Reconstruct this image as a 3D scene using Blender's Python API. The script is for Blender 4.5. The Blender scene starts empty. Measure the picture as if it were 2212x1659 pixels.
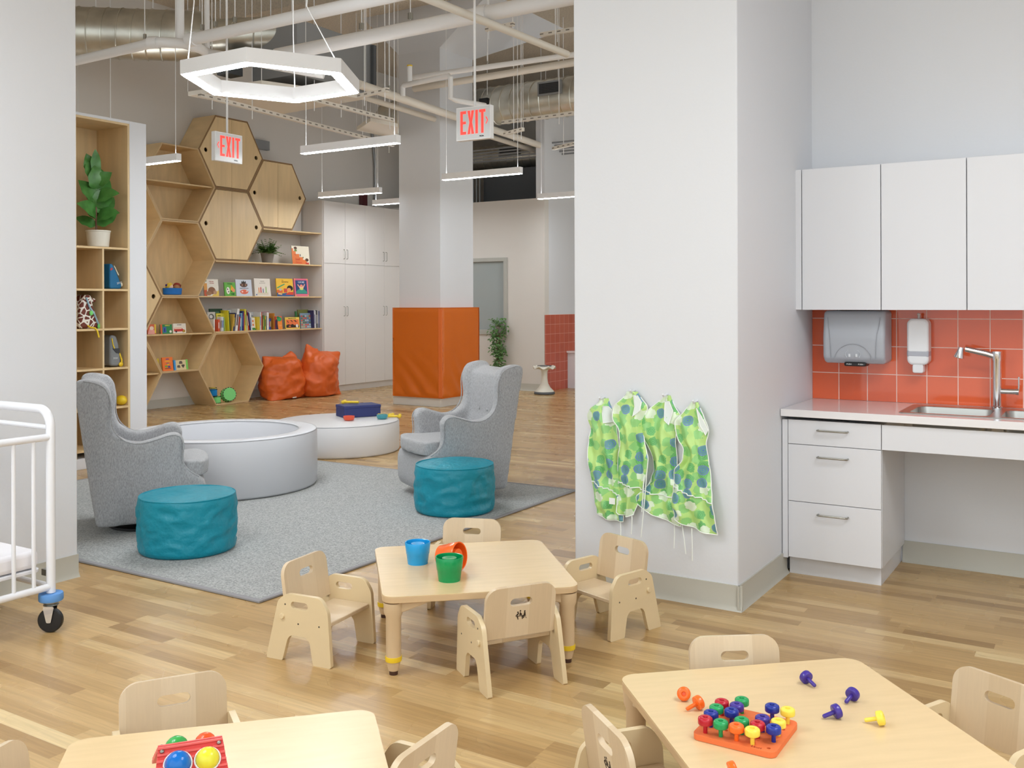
import bpy, bmesh, math, random
from mathutils import Vector, Matrix, noise
PI = math.pi
SC = bpy.context.scene
COL = SC.collection
random.seed(7)

# ------------------------------------------------------------------ camera
F_PX, PY, YAW, ROLL, EYE = 2089.48, 653.1, 0.557444, -0.0029948, 1.41
RT = Vector((math.cos(YAW), math.sin(YAW), 0)); FW = Vector((-math.sin(YAW), math.cos(YAW), 0)); UP = Vector((0, 0, 1))
cr, sr = math.cos(ROLL), math.sin(ROLL)
cam_d = bpy.data.cameras.new('camera'); cam = bpy.data.objects.new('camera', cam_d); COL.objects.link(cam)
cam_d.sensor_fit = 'HORIZONTAL'; cam_d.sensor_width = 36
cam_d.lens = F_PX / 2212 * 36
cam_d.shift_y = -(829.5 - PY) / 2212
cam_d.clip_start = 0.05; cam_d.clip_end = 100
rx = RT * cr + UP * sr; ux = UP * cr - RT * sr; bx_ = -FW
cam.matrix_world = Matrix(((rx.x, ux.x, bx_.x, 0), (rx.y, ux.y, bx_.y, 0), (rx.z, ux.z, bx_.z, EYE), (0, 0, 0, 1)))
SC.camera = cam

def ray(x, y):
    u = (x - 1106) / F_PX; v = (y - PY) / F_PX
    return RT * (cr * u + sr * v) - UP * (-sr * u + cr * v) + FW
def at_height(x, y, z):
    d = ray(x, y); t = (z - EYE) / d.z
    return Vector((0, 0, EYE)) + d * t

# ------------------------------------------------------------------ world, exposure
w = bpy.data.worlds.new('daylight'); SC.world = w; w.use_nodes = True
w.node_tree.nodes['Background'].inputs[0].default_value = (0.92, 0.98, 0.99, 1)
w.node_tree.nodes['Background'].inputs[1].default_value = 1.25
SC.view_settings.view_transform = 'Standard'; SC.view_settings.look = 'None'
SC.view_settings.gamma = 1; SC.view_settings.use_curve_mapping = False
SC.view_settings.exposure = 0.4
LAMP = 58.0          # emission of the lamp diffusers

# ------------------------------------------------------------------ materials
def srgb(r, g, b):
    f = lambda c: (c / 255 / 12.92) if c / 255 <= .04045 else ((c / 255 + .055) / 1.055) ** 2.4
    return (f(r), f(g), f(b), 1)
MATS = {}
def nt(m): return m.node_tree.nodes, m.node_tree.links
def mat(name, col, rough=.5, metal=0, emit=None, es=0, bump=None, coat=0, vary=None, spec=.5, sheen=0, trans=0, alpha=1):
    if name in MATS: return MATS[name]
    m = bpy.data.materials.new(name); m.use_nodes = True
    N, L = nt(m); b = N['Principled BSDF']
    c = srgb(*col)
    b.inputs['Base Color'].default_value = c
    b.inputs['Roughness'].default_value = rough; b.inputs['Metallic'].default_value = metal
    b.inputs['Specular IOR Level'].default_value = spec
    b.inputs['Coat Weight'].default_value = coat
    b.inputs['Sheen Weight'].default_value = sheen
    b.inputs['Transmission Weight'].default_value = trans
    if emit: b.inputs['Emission Color'].default_value = srgb(*emit); b.inputs['Emission Strength'].default_value = es
    tc = N.new('ShaderNodeTexCoord')
    if vary:                                        # (scale vector, amount, detail)
        mp = N.new('ShaderNodeMapping'); mp.inputs['Scale'].default_value = vary[0]
        nz = N.new('ShaderNodeTexNoise'); nz.inputs['Scale'].default_value = 1; nz.inputs['Detail'].default_value = 6
        L.new(tc.outputs['Object'], mp.inputs[0]); L.new(mp.outputs[0], nz.inputs['Vector'])
        mr = N.new('ShaderNodeMapRange'); mr.inputs[1].default_value = .3; mr.inputs[2].default_value = .7
        mr.inputs[3].default_value = 1 - vary[1]; mr.inputs[4].default_value = 1 + vary[1]
        L.new(nz.outputs[0], mr.inputs[0])
        vm = N.new('ShaderNodeVectorMath'); vm.operation = 'SCALE'; vm.inputs[0].default_value = c[:3]
        L.new(mr.outputs[0], vm.inputs['Scale']); L.new(vm.outputs[0], b.inputs['Base Color'])
    if bump:                                        # (scale, strength, distance)
        nz = N.new('ShaderNodeTexNoise'); nz.inputs['Scale'].default_value = bump[0]; nz.inputs['Detail'].default_value = 4
        L.new(tc.outputs['Object'], nz.inputs['Vector'])
        bp = N.new('ShaderNodeBump'); bp.inputs['Strength'].default_value = bump[1]; bp.inputs['Distance'].default_value = bump[2]
        L.new(nz.outputs[0], bp.inputs['Height']); L.new(bp.outputs[0], b.inputs['Normal'])
    MATS[name] = m
    return m
def C_(r, g, b, rough=.45):                          # plain coloured print, plastic or paper
    return mat('plain_%d_%d_%d_%d' % (r, g, b, int(rough * 100)), (r, g, b), rough)

WALL = mat('white_wall_paint', (220, 222, 227), .55, bump=(60, .05, .01))
WALLB = mat('back_wall_paint', (216, 211, 205), .7, bump=(60, .05, .01))
BASE = mat('cove_base_vinyl', (188, 186, 176), .45)
WHITE = mat('white_laminate', (224, 225, 230), .3)
WHITEW = mat('warm_white_laminate', (222, 217, 213), .28)
QUARTZ = mat('white_quartz', (236, 234, 236), .08)
GAP = mat('dark_gap', (70, 70, 70), .8)
STEEL = mat('brushed_steel', (190, 190, 186), .3, 1)
CHROME = mat('chrome', (225, 226, 230), .07, 1)
NICKEL = mat('nickel', (160, 158, 150), .32, 1)
PLY = mat('birch_plywood', (222, 194, 148), .38, vary=((14, 14, 1.6), .07))
PLYI = mat('birch_plywood_lying', (218, 188, 140), .4, vary=((3, 14, 3), .08))
PLYE = mat('plywood_edge', (196, 166, 124), .5)
PLYD = mat('plywood_edge_brown', (136, 104, 66), .5)
MAPLE = mat('maple_panel', (224, 203, 164), .33, vary=((3, 5, 9), .035))
TTOP = mat('maple_table_laminate', (226, 198, 152), .25, vary=((6, 40, 6), .03))
TEDGE = mat('table_edge_band', (208, 178, 138), .4)
TLEG = mat('tan_metal_leg', (212, 186, 150), .35)
YEL = mat('yellow_ring', (236, 200, 40), .4)
BROWN = mat('brown_rubber', (70, 42, 30), .6)
PIPE = mat('white_painted_pipe', (236, 235, 235), .5)
PIPEB = mat('cream_painted_pipe', (226, 219, 208), .55)
DUCT = mat('galvanised_duct', (206, 204, 194), .33, .9, vary=((3, 3, 3), .2))
SHEET = mat('grey_duct_liner', (150, 152, 154), .45, .4)
DARK = mat('dark_metal', (84, 87, 91), .6)
BLACK = mat('black_plastic', (24, 24, 26), .4)
LIGHTW = mat('lamp_housing', (248, 248, 250), .4)
GLOW = mat('lamp_diffuser', (255, 255, 255), .5, emit=(246, 251, 254), es=LAMP)
GLOWUP = mat('added_uplight_glow', (255, 255, 255), .5, emit=(246, 251, 254), es=LAMP * .25)  # added upward glow, lifts the ceiling and upper walls
ORPAD = mat('orange_vinyl', (210, 104, 18), .34)
ORBAG = mat('orange_nylon', (216, 98, 36), .42)
TEAL = mat('teal_nylon', (0, 146, 166), .5)
VINYLG = mat('pale_grey_vinyl', (208, 209, 214), .38)
VINYLW = mat('pale_vinyl_disc', (216, 215, 217), .42)
CRIBM = mat('white_enamel', (232, 233, 238), .25)
SHEETW = mat('white_sheet', (238, 236, 240), .8)
LEAF = mat('fig_leaf', (74, 130, 60), .35, vary=((14, 14, 14), .3))
LEAF2 = mat('fern_leaf', (104, 148, 66), .6, vary=((30, 30, 30), .35))
LEAF3 = mat('trailing_leaf', (92, 130, 70), .5, vary=((30, 30, 30), .35))
STEM = mat('stem', (120, 84, 66), .7)
POTW = mat('white_pot', (226, 222, 210), .45)
POTG = mat('grey_pot', (140, 134, 130), .6)
FRAMEG = mat('window_frame_paint', (176, 175, 168), .45)

def m_floor():
    m = bpy.data.materials.new('oak_strip_floor'); m.use_nodes = True; N, L = nt(m); b = N['Principled BSDF']
    def math_(op, a, c=None):
        n = N.new('ShaderNodeMath'); n.operation = op
        for i, v in enumerate((a, c)):
            if v is None: continue
            if isinstance(v, (int, float)): n.inputs[i].default_value = v
            else: L.new(v, n.inputs[i])
        return n.outputs[0]
    g = N.new('ShaderNodeNewGeometry'); sp = N.new('ShaderNodeSeparateXYZ'); L.new(g.outputs['Position'], sp.inputs[0])
    X, Y = sp.outputs[0], sp.outputs[1]
    W_ = 0.066
    yr = math_('DIVIDE', Y, W_); row = math_('FLOOR', yr)
    wn = N.new('ShaderNodeTexWhiteNoise'); wn.noise_dimensions = '1D'; L.new(row, wn.inputs['W'])
    ln = math_('ADD', math_('MULTIPLY', wn.outputs['Value'], .18), .34)
    wn2 = N.new('ShaderNodeTexWhiteNoise'); wn2.noise_dimensions = '1D'; L.new(math_('ADD', row, 91.3), wn2.inputs['W'])
    xs = math_('ADD', math_('DIVIDE', X, ln), math_('MULTIPLY', wn2.outputs['Value'], 7)); colm = math_('FLOOR', xs)
    # every other cell border may vanish, giving varied strip lengths
    wn3 = N.new('ShaderNodeTexWhiteNoise'); wn3.noise_dimensions = '2D'; cb = N.new('ShaderNodeCombineXYZ')
    L.new(math_('FLOOR', math_('DIVIDE', colm, 2)), cb.inputs[0]); L.new(row, cb.inputs[1]); L.new(cb.outputs[0], wn3.inputs['Vector'])
    half = math_('GREATER_THAN', wn3.outputs['Value'], .55)
    col2 = math_('SUBTRACT', colm, math_('MULTIPLY', half, math_('MODULO', colm, 2)))
    wn4 = N.new('ShaderNodeTexWhiteNoise'); wn4.noise_dimensions = '2D'; cb2 = N.new('ShaderNodeCombineXYZ')
    L.new(col2, cb2.inputs[0]); L.new(row, cb2.inputs[1]); L.new(cb2.outputs[0], wn4.inputs['Vector'])
    ramp = N.new('ShaderNodeValToRGB'); e = ramp.color_ramp.elements
    e[0].position = 0; e[0].color = srgb(158, 124, 78); e[1].position = 1; e[1].color = srgb(222, 198, 150)
    for p, c in ((.10, (172, 138, 90)), (.35, (184, 150, 100)), (.6, (192, 158, 107)), (.88, (200, 168, 118)), (.965, (206, 176, 126))):
        k = ramp.color_ramp.elements.new(p); k.color = srgb(*c)
    L.new(wn4.outputs['Value'], ramp.inputs[0])
    # grain
    cb3 = N.new('ShaderNodeCombineXYZ'); L.new(math_('ADD', math_('MULTIPLY', X, 2.2), math_('MULTIPLY', wn4.outputs['Value'], 50)), cb3.inputs[0])
    L.new(math_('MULTIPLY', Y, 42), cb3.inputs[1]); L.new(math_('MULTIPLY', wn4.outputs['Value'], 30), cb3.inputs[2])
    nz = N.new('ShaderNodeTexNoise'); nz.inputs['Scale'].default_value = 1.6; nz.inputs['Detail'].default_value = 7; nz.inputs['Distortion'].default_value = .8
    L.new(cb3.outputs[0], nz.inputs['Vector'])
    mr = N.new('ShaderNodeMapRange'); mr.inputs[1].default_value = .28; mr.inputs[2].default_value = .7; mr.inputs[3].default_value = .84; mr.inputs[4].default_value = 1.1
    L.new(nz.outputs[0], mr.inputs[0])
    # joints
    fy = math_('FRACT', yr); jy = math_('LESS_THAN', math_('MINIMUM', fy, math_('SUBTRACT', 1, fy)), .012)
    shade = math_('SUBTRACT', mr.outputs[0], math_('MULTIPLY', jy, .12))
    vm = N.new('ShaderNodeVectorMath'); vm.operation = 'SCALE'; L.new(ramp.outputs[0], vm.inputs[0]); L.new(shade, vm.inputs['Scale'])
    L.new(vm.outputs[0], b.inputs['Base Color'])
    b.inputs['Roughness'].default_value = .27; b.inputs['Specular IOR Level'].default_value = .5
    nz2 = N.new('ShaderNodeTexNoise'); nz2.inputs['Scale'].default_value = 3; L.new(g.outputs['Position'], nz2.inputs['Vector'])
    mr2 = N.new('ShaderNodeMapRange'); mr2.inputs[3].default_value = .2; mr2.inputs[4].default_value = .36; L.new(nz2.outputs[0], mr2.inputs[0]); L.new(mr2.outputs[0], b.inputs['Roughness'])
    bp = N.new('ShaderNodeBump'); bp.inputs['Strength'].default_value = .08; bp.inputs['Distance'].default_value = .002
    L.new(nz.outputs[0], bp.inputs['Height']); L.new(bp.outputs[0], b.inputs['Normal'])
    return m
FLOOR = m_floor()

def m_tile(name, axis, u0, z0, size, col, col2, mort, rough=.07):
    m = bpy.data.materials.new(name); m.use_nodes = True; N, L = nt(m); b = N['Principled BSDF']
    g = N.new('ShaderNodeNewGeometry'); sp = N.new('ShaderNodeSeparateXYZ'); L.new(g.outputs['Position'], sp.inputs[0])
    cb = N.new('ShaderNodeCombineXYZ')
    def off(o, s):
        n = N.new('ShaderNodeMath'); n.operation = 'SUBTRACT'; L.new(o, n.inputs[0]); n.inputs[1].default_value = s - 40 * size; return n.outputs[0]
    L.new(off(sp.outputs[axis], u0), cb.inputs[0]); L.new(off(sp.outputs[2], z0), cb.inputs[1])
    br = N.new('ShaderNodeTexBrick'); br.offset = 0; br.squash = 1; br.inputs['Scale'].default_value = 1
    br.inputs['Brick Width'].default_value = size; br.inputs['Row Height'].default_value = size
    br.inputs['Mortar Size'].default_value = .0022; br.inputs['Mortar Smooth'].default_value = .1
    br.inputs['Color1'].default_value = srgb(*col); br.inputs['Color2'].default_value = srgb(*col2); br.inputs['Mortar'].default_value = srgb(*mort)
    L.new(cb.outputs[0], br.inputs['Vector']); L.new(br.outputs[0], b.inputs['Base Color'])
    mr = N.new('ShaderNodeMapRange'); mr.inputs[3].default_value = rough; mr.inputs[4].default_value = .8; L.new(br.outputs['Fac'], mr.inputs[0]); L.new(mr.outputs[0], b.inputs['Roughness'])
    nz = N.new('ShaderNodeTexNoise'); nz.inputs['Scale'].default_value = 9; L.new(g.outputs['Position'], nz.inputs['Vector'])
    ad = N.new('ShaderNodeMath'); ad.operation = 'MULTIPLY_ADD'; L.new(br.outputs['Fac'], ad.inputs[0]); ad.inputs[1].default_value = -1.5; L.new(nz.outputs[0], ad.inputs[2])
    bp = N.new('ShaderNodeBump'); bp.inputs['Strength'].default_value = .25; bp.inputs['Distance'].default_value = .0015
    L.new(ad.outputs[0], bp.inputs['Height']); L.new(bp.outputs[0], b.inputs['Normal'])
    return m
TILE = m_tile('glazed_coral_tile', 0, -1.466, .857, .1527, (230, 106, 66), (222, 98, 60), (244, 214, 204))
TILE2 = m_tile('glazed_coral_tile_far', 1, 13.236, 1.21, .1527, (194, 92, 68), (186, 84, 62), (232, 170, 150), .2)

def m_fabric(name, c1, c2, scale=160, rough=.9):
    m = bpy.data.materials.new(name); m.use_nodes = True; N, L = nt(m); b = N['Principled BSDF']
    tc = N.new('ShaderNodeTexCoord')
    nz = N.new('ShaderNodeTexNoise'); nz.inputs['Scale'].default_value = scale; nz.inputs['Detail'].default_value = 3; nz.inputs['Roughness'].default_value = .7
    mp = N.new('ShaderNodeMapping'); mp.inputs['Scale'].default_value = (1, 1, .35); L.new(tc.outputs['Object'], mp.inputs[0]); L.new(mp.outputs[0], nz.inputs['Vector'])
    rp = N.new('ShaderNodeValToRGB'); rp.color_ramp.elements[0].position = .36; rp.color_ramp.elements[1].position = .62
    rp.color_ramp.elements[0].color = srgb(*c1); rp.color_ramp.elements[1].color = srgb(*c2)
    L.new(nz.outputs[0], rp.inputs[0]); L.new(rp.outputs[0], b.inputs['Base Color'])
    b.inputs['Roughness'].default_value = rough; b.inputs['Sheen Weight'].default_value = .15; b.inputs['Specular IOR Level'].default_value = .2
    bp = N.new('ShaderNodeBump'); bp.inputs['Strength'].default_value = .3; bp.inputs['Distance'].default_value = .002
    L.new(nz.outputs[0], bp.inputs['Height']); L.new(bp.outputs[0], b.inputs['Normal'])
    return m
FABRIC = m_fabric('grey_chair_fabric', (150, 150, 152), (178, 179, 182), 190)
RUG = m_fabric('grey_carpet', (128, 130, 130), (186, 188, 187), 110, .98)
RUGE = mat('rug_binding', (150, 149, 152), .9)
POP = mat('popcorn_ceiling', (220, 207, 188), .95, bump=(90, .8, .03), vary=((40, 40, 40), .12))

def m_band(name, cols, n, axis='Y'):                 # glued staves across a board
    m = bpy.data.materials.new(name); m.use_nodes = True; N, L = nt(m); b = N['Principled BSDF']
    tc = N.new('ShaderNodeTexCoord'); sp = N.new('ShaderNodeSeparateXYZ'); L.new(tc.outputs['Object'], sp.inputs[0])
    mu = N.new('ShaderNodeMath'); mu.operation = 'MULTIPLY_ADD'; L.new(sp.outputs[axis], mu.inputs[0]); mu.inputs[1].default_value = n; mu.inputs[2].default_value = 20.37
    fl = N.new('ShaderNodeMath'); fl.operation = 'FLOOR'; L.new(mu.outputs[0], fl.inputs[0])
    oi = N.new('ShaderNodeObjectInfo'); ad = N.new('ShaderNodeMath'); ad.operation = 'ADD'; L.new(fl.outputs[0], ad.inputs[0]); L.new(oi.outputs['Random'], ad.inputs[1])
    wn = N.new('ShaderNodeTexWhiteNoise'); wn.noise_dimensions = '1D'; L.new(ad.outputs[0], wn.inputs['W'])
    rp = N.new('ShaderNodeValToRGB'); rp.color_ramp.elements[0].color = srgb(*cols[0]); rp.color_ramp.elements[1].color = srgb(*cols[1]); L.new(wn.outputs['Value'], rp.inputs[0])
    mp = N.new('ShaderNodeMapping'); mp.inputs['Scale'].default_value = (30, 70, 6); L.new(tc.outputs['Object'], mp.inputs[0])
    nz = N.new('ShaderNodeTexNoise'); nz.inputs['Scale'].default_value = 1; nz.inputs['Detail'].default_value = 5; nz.inputs['Distortion'].default_value = 1.5; L.new(mp.outputs[0], nz.inputs['Vector'])
    mr = N.new('ShaderNodeMapRange'); mr.inputs[1].default_value = .3; mr.inputs[2].default_value = .7; mr.inputs[3].default_value = .975; mr.inputs[4].default_value = 1.02; L.new(nz.outputs[0], mr.inputs[0])
    vm = N.new('ShaderNodeVectorMath'); vm.operation = 'SCALE'; L.new(rp.outputs[0], vm.inputs[0]); L.new(mr.outputs[0], vm.inputs['Scale'])
    L.new(vm.outputs[0], b.inputs['Base Color']); b.inputs['Roughness'].default_value = .33
    return m
BOARD = m_band('laminated_maple_board', ((208, 184, 150), (226, 206, 176)), 11)

# ------------------------------------------------------------------ mesh helpers
def rounded(pts, r, seg=5):
    """round the corners of a 2-D outline; r is one radius or one per corner"""
    out = []; n = len(pts)
    for i, p in enumerate(pts):
        rr = r[i] if isinstance(r, (list, tuple)) else r
        p = Vector(p); a = Vector(pts[i - 1]); b = Vector(pts[(i + 1) % n])
        if rr <= 0: out.append(tuple(p)); continue
        va = (a - p); vb = (b - p); la, lb = va.length, vb.length; va /= la; vb /= lb
        ang = math.acos(max(-1, min(1, va.dot(vb))))
        if ang > PI - .05: out.append(tuple(p)); continue
        d = min(rr / math.tan(ang / 2), la * .49, lb * .49); rad = d * math.tan(ang / 2)
        c = p + (va + vb).normalized() * (rad / math.sin(ang / 2))
        s = p + va * d - c; e = p + vb * d - c
        a0 = math.atan2(s.y, s.x); a1 = math.atan2(e.y, e.x); da = (a1 - a0 + PI) % (2 * PI) - PI
        for k in range(seg + 1):
            t = a0 + da * k / seg; out.append((c.x + rad * math.cos(t), c.y + rad * math.sin(t)))
    return out
def slot(cx, cy, L_, H_, seg=6):
    r = H_ / 2; h = L_ / 2 - r; o = []
    for k in range(seg + 1): t = -PI / 2 + PI * k / seg; o.append((cx + h + r * math.cos(t), cy + r * math.sin(t)))
    for k in range(seg + 1): t = PI / 2 + PI * k / seg; o.append((cx - h + r * math.cos(t), cy + r * math.sin(t)))
    return o
def circ(cx, cy, r, n=20, ry=None): return [(cx + r * math.cos(2 * PI * k / n), cy + (ry or r) * math.sin(2 * PI * k / n)) for k in range(n)]
XY = lambda u, v, w_: (u, v, w_)
XZ = lambda u, v, w_: (u, w_, v)
YZ = lambda u, v, w_: (w_, u, v)

class MB:
    def __init__(s): s.bm = bmesh.new(); s.mats = []; s.mi = 0
    def m(s, mt):
        if mt not in s.mats: s.mats.append(mt)
        s.mi = s.mats.index(mt); return s
    def _f(s, vs):
        try: f = s.bm.faces.new(vs); f.material_index = s.mi; return f
        except ValueError: return None
    def box(s, x0, x1, y0, y1, z0, z1, M=None):
        c = [(x, y, z) for z in (z0, z1) for y in (y0, y1) for x in (x0, x1)]
        v = [s.bm.verts.new((M @ Vector(p)) if M else p) for p in c]
        for q in ((0, 2, 3, 1), (4, 5, 7, 6), (0, 1, 5, 4), (2, 6, 7, 3), (0, 4, 6, 2), (1, 3, 7, 5)): s._f([v[i] for i in q])
        return s
    def prism(s, outline, w0, w1, f=XY, holes=(), M=None):
        tmp = bmesh.new(); loops = []
        for lp in (outline,) + tuple(holes):
            vs = [tmp.verts.new((p[0], p[1], 0)) for p in lp]; loops.append(vs)
            for i in range(len(vs)): tmp.edges.new((vs[i], vs[(i + 1) % len(vs)]))
        tmp.verts.index_update()
        if holes:
            bmesh.ops.triangle_fill(tmp, use_beauty=True, use_dissolve=False, edges=tmp.edges[:], normal=(0, 0, 1))
            tris = [[v.index for v in fc.verts] for fc in tmp.faces]
        else: tris = [list(range(len(outline)))]
        tmp.verts.ensure_lookup_table()
        T = lambda p: (M @ Vector(p)) if M else Vector(p)
        A = [s.bm.verts.new(T(f(v.co.x, v.co.y, w0))) for v in tmp.verts]
        B = [s.bm.verts.new(T(f(v.co.x, v.co.y, w1))) for v in tmp.verts]
        for t in tris: s._f([A[i] for i in reversed(t)]); s._f([B[i] for i in t])
        for lp in loops:
            ix = [v.index for v in lp]
            for i in range(len(ix)):
                a, b = ix[i], ix[(i + 1) % len(ix)]; s._f([A[a], A[b], B[b], B[a]])
        tmp.free(); return s
    def tube(s, pts, r, seg=10, caps=True, closed=False):
        pts = [Vector(p) for p in pts]; n = len(pts); rings = []; up = None
        for i, p in enumerate(pts):
            a = pts[i - 1] if (i > 0 or closed) else p; b = pts[(i + 1) % n] if (i < n - 1 or closed) else p
            t = (b - a)
            if t.length < 1e-9: t = Vector((0, 0, 1))
            t.normalize()
            if up is None: up = Vector((0, 0, 1)) if abs(t.z) < .9 else Vector((1, 0, 0))
            x = t.cross(up)
            if x.length < 1e-4: x = t.cross(Vector((1, .3, 0)))
            x.normalize(); y = x.cross(t).normalized(); up = y
            rr = r[i] if isinstance(r, (list, tuple)) else r
            rings.append([s.bm.verts.new(p + (x * math.cos(2 * PI * k / seg) + y * math.sin(2 * PI * k / seg)) * rr) for k in range(seg)])
        m_ = n if closed else n - 1
        for i in range(m_):
            A, B = rings[i], rings[(i + 1) % n]
            for k in range(seg): s._f([A[k], A[(k + 1) % seg], B[(k + 1) % seg], B[k]])
        if caps and not closed: s._f(list(reversed(rings[0]))); s._f(rings[-1])
        return s
    def lathe(s, prof, seg=32, c=(0, 0, 0), M=None, wob=None):
        rings = []
        for (r, z) in prof:
            if r < 1e-6: p = Vector((0, 0, z)); rings.append([s.bm.verts.new((M @ p if M else p) + Vector(c))]); continue
            ring = []
            for k in range(seg):
                a = 2 * PI * k / seg; zz = z + (wob(r, a, z) if wob else 0); p = Vector((r * math.cos(a), r * math.sin(a), zz))
                ring.append(s.bm.verts.new((M @ p if M else p) + Vector(c)))
            rings.append(ring)
        for A, B in zip(rings, rings[1:]):
            if len(A) == 1 and len(B) == 1: continue
            for k in range(seg):
                k2 = (k + 1) % seg
                if len(A) == 1: s._f([A[0], B[k2], B[k]])
                elif len(B) == 1: s._f([A[k], A[k2], B[0]])
                else: s._f([A[k], A[k2], B[k2], B[k]])
        return s
    def ball(s, c, r, seg=16, M=None):
        R_ = r if isinstance(r, (tuple, list)) else (r, r, r); n = seg // 2
        rings = []
        for i in range(n + 1):
            t = PI * i / n
            if i in (0, n):
                p = Vector((0, 0, R_[2] * math.cos(t))); rings.append([s.bm.verts.new((M @ p if M else p) + Vector(c))]); continue
            ring = []
            for k in range(seg):
                a = 2 * PI * k / seg; p = Vector((R_[0] * math.sin(t) * math.cos(a), R_[1] * math.sin(t) * math.sin(a), R_[2] * math.cos(t)))
                ring.append(s.bm.verts.new((M @ p if M else p) + Vector(c)))
            rings.append(ring)
        for A, B in zip(rings, rings[1:]):
            for k in range(seg):
                k2 = (k + 1) % seg
                if len(A) == 1: s._f([A[0], B[k], B[k2]])
                elif len(B) == 1: s._f([A[k], B[0], A[k2]])
                else: s._f([A[k], B[k], B[k2], A[k2]])
        return s
    def poly(s, pts): return s._f([s.bm.verts.new(p) for p in pts])
    def build(s, name, mt=None, parent=None, bevel=0, seg=2, ang=35, smooth=True, loc=None):
        if mt is not None and not s.mats: s.mats = [mt]
        me = bpy.data.meshes.new(name)
        bmesh.ops.recalc_face_normals(s.bm, faces=s.bm.faces[:])
        s.bm.to_mesh(me); s.bm.free()
        for q in s.mats: me.materials.append(q)
        if smooth:
            for p in me.polygons: p.use_smooth = True
            me.set_sharp_from_angle(angle=math.radians(ang))
        o = bpy.data.objects.new(name, me); COL.objects.link(o)
        if parent is not None: o.parent = parent
        if loc: o.location = loc
        if bevel:
            b = o.modifiers.new('bevel', 'BEVEL'); b.width = bevel; b.segments = seg; b.limit_method = 'ANGLE'; b.angle_limit = math.radians(40)
        return o
def tag(o, label=None, cat=None, group=None, kind=None):
    if label: o['label'] = label
    if cat: o['category'] = cat
    if group: o['group'] = group
    if kind: o['kind'] = kind
    return o
def thing(name, label, cat, loc=(0, 0, 0), rz=0, group=None):
    o = bpy.data.objects.new(name, None); COL.objects.link(o); o.empty_display_size = .05
    o.location = loc; o.rotation_euler = (0, 0, rz)
    return tag(o, label, cat, group)
def struct(o): o['kind'] = 'structure'; return o
def copy_tree(o, parent=None):
    c = o.copy(); COL.objects.link(c)
    if parent is not None: c.parent = parent
    for ch in list(o.children): copy_tree(ch, c)
    return c
def text_mesh(s, size, mt, name='lettering', parent=None, M=None, ext=.0006, sx=1.0, bold=0, align='CENTER', spacing=1):
    cu = bpy.data.curves.new(name, 'FONT'); cu.body = s; cu.size = size; cu.extrude = ext; cu.align_x = align; cu.align_y = 'CENTER'; cu.offset = bold; cu.space_character = spacing
    cu.resolution_u = 3
    t = bpy.data.objects.new('tmp_text', cu); COL.objects.link(t)
    dg = bpy.context.evaluated_depsgraph_get(); me = bpy.data.meshes.new_from_object(t.evaluated_get(dg))
    bpy.data.objects.remove(t); bpy.data.curves.remove(cu)
    me.transform(Matrix.Diagonal((sx, 1, 1, 1)))
    if M: me.transform(M)
    me.materials.clear(); me.materials.append(mt); me.name = name
    o = bpy.data.objects.new(name, me); COL.objects.link(o)
    if parent is not None: o.parent = parent
    return o
# text standing on a face whose outward normal is +X (read from +X, left = low Y), or -Y
FACE_X = lambda x, y, z: Matrix(((0, 0, 1, x), (1, 0, 0, y), (0, 1, 0, z), (0, 0, 0, 1)))
FACE_NY = lambda x, y, z: Matrix(((1, 0, 0, x), (0, 0, -1, y), (0, 1, 0, z), (0, 0, 0, 1)))
# ================================================================== ROOM SHELL
CEIL = 5.45
struct(MB().box(-11.3, 3, -4, 18, -.08, 0).build('floor', FLOOR, smooth=False))
struct(MB().box(-11.3, 3, -4, 18, CEIL, CEIL + .1).build('ceiling', POP, smooth=False))
struct(MB().box(-11.1, -10.94, -4, 17.2, 0, CEIL).build('wall_back', WALLB, smooth=False))
struct(MB().box(-11.1, 3, 17.0, 17.2, 0, CEIL).build('wall_far', WALLB, smooth=False))
# wall behind the kitchenette and the big white column it runs into
struct(MB().box(-1.47, 2.6, 5.571, 5.73, 0, CEIL).build('wall_right', WALL, smooth=False))
struct(MB().box(-2.305, -1.46, 4.288, 5.73, 0, CEIL).build('wall_column', WALL, bevel=.006))
struct(MB().box(-4.72, -4.56, -2.5, 3.056, 0, CEIL).build('wall_left', WALL, bevel=.004))
struct(MB().box(2.5, 2.6, 1.5, 5.6, 0, CEIL).build('wall_near_right', WALL, smooth=False))
# cove bases
def cove(name, pts, h=.115, t=.008, mt=None):
    b = MB()
    for (a, c, n) in pts:          # a -> c along the wall, n outward normal
        a = Vector(a + (0,)); c = Vector(c + (0,)); n = Vector(n + (0,))
        prof = [(0, 0), (.022, 0), (.018, .006), (t, .024), (t, h), (0, h)]
        A = [b.bm.verts.new(a + n * u + UP * v) for u, v in prof]; B = [b.bm.verts.new(c + n * u + UP * v) for u, v in prof]
        for i in range(len(prof)): j = (i + 1) % len(prof); b._f([A[i], A[j], B[j], B[i]])
        b._f(A); b._f(B[::-1])
    return struct(b.build(name, mt or BASE, ang=60))
cove('baseboard_column', [((-2.305, 4.288), (-1.44, 4.288), (0, -1)), ((-1.46, 4.27), (-1.46, 5.03), (1, 0))])
cove('baseboard_right', [((-.98, 5.571), (2.5, 5.571), (0, -1))])
cove('baseboard_left', [((-4.56, -2), (-4.56, 3.058), (1, 0))])
cove('baseboard_back', [((-10.94, 4), (-10.94, 11.2), (1, 0))])
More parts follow.
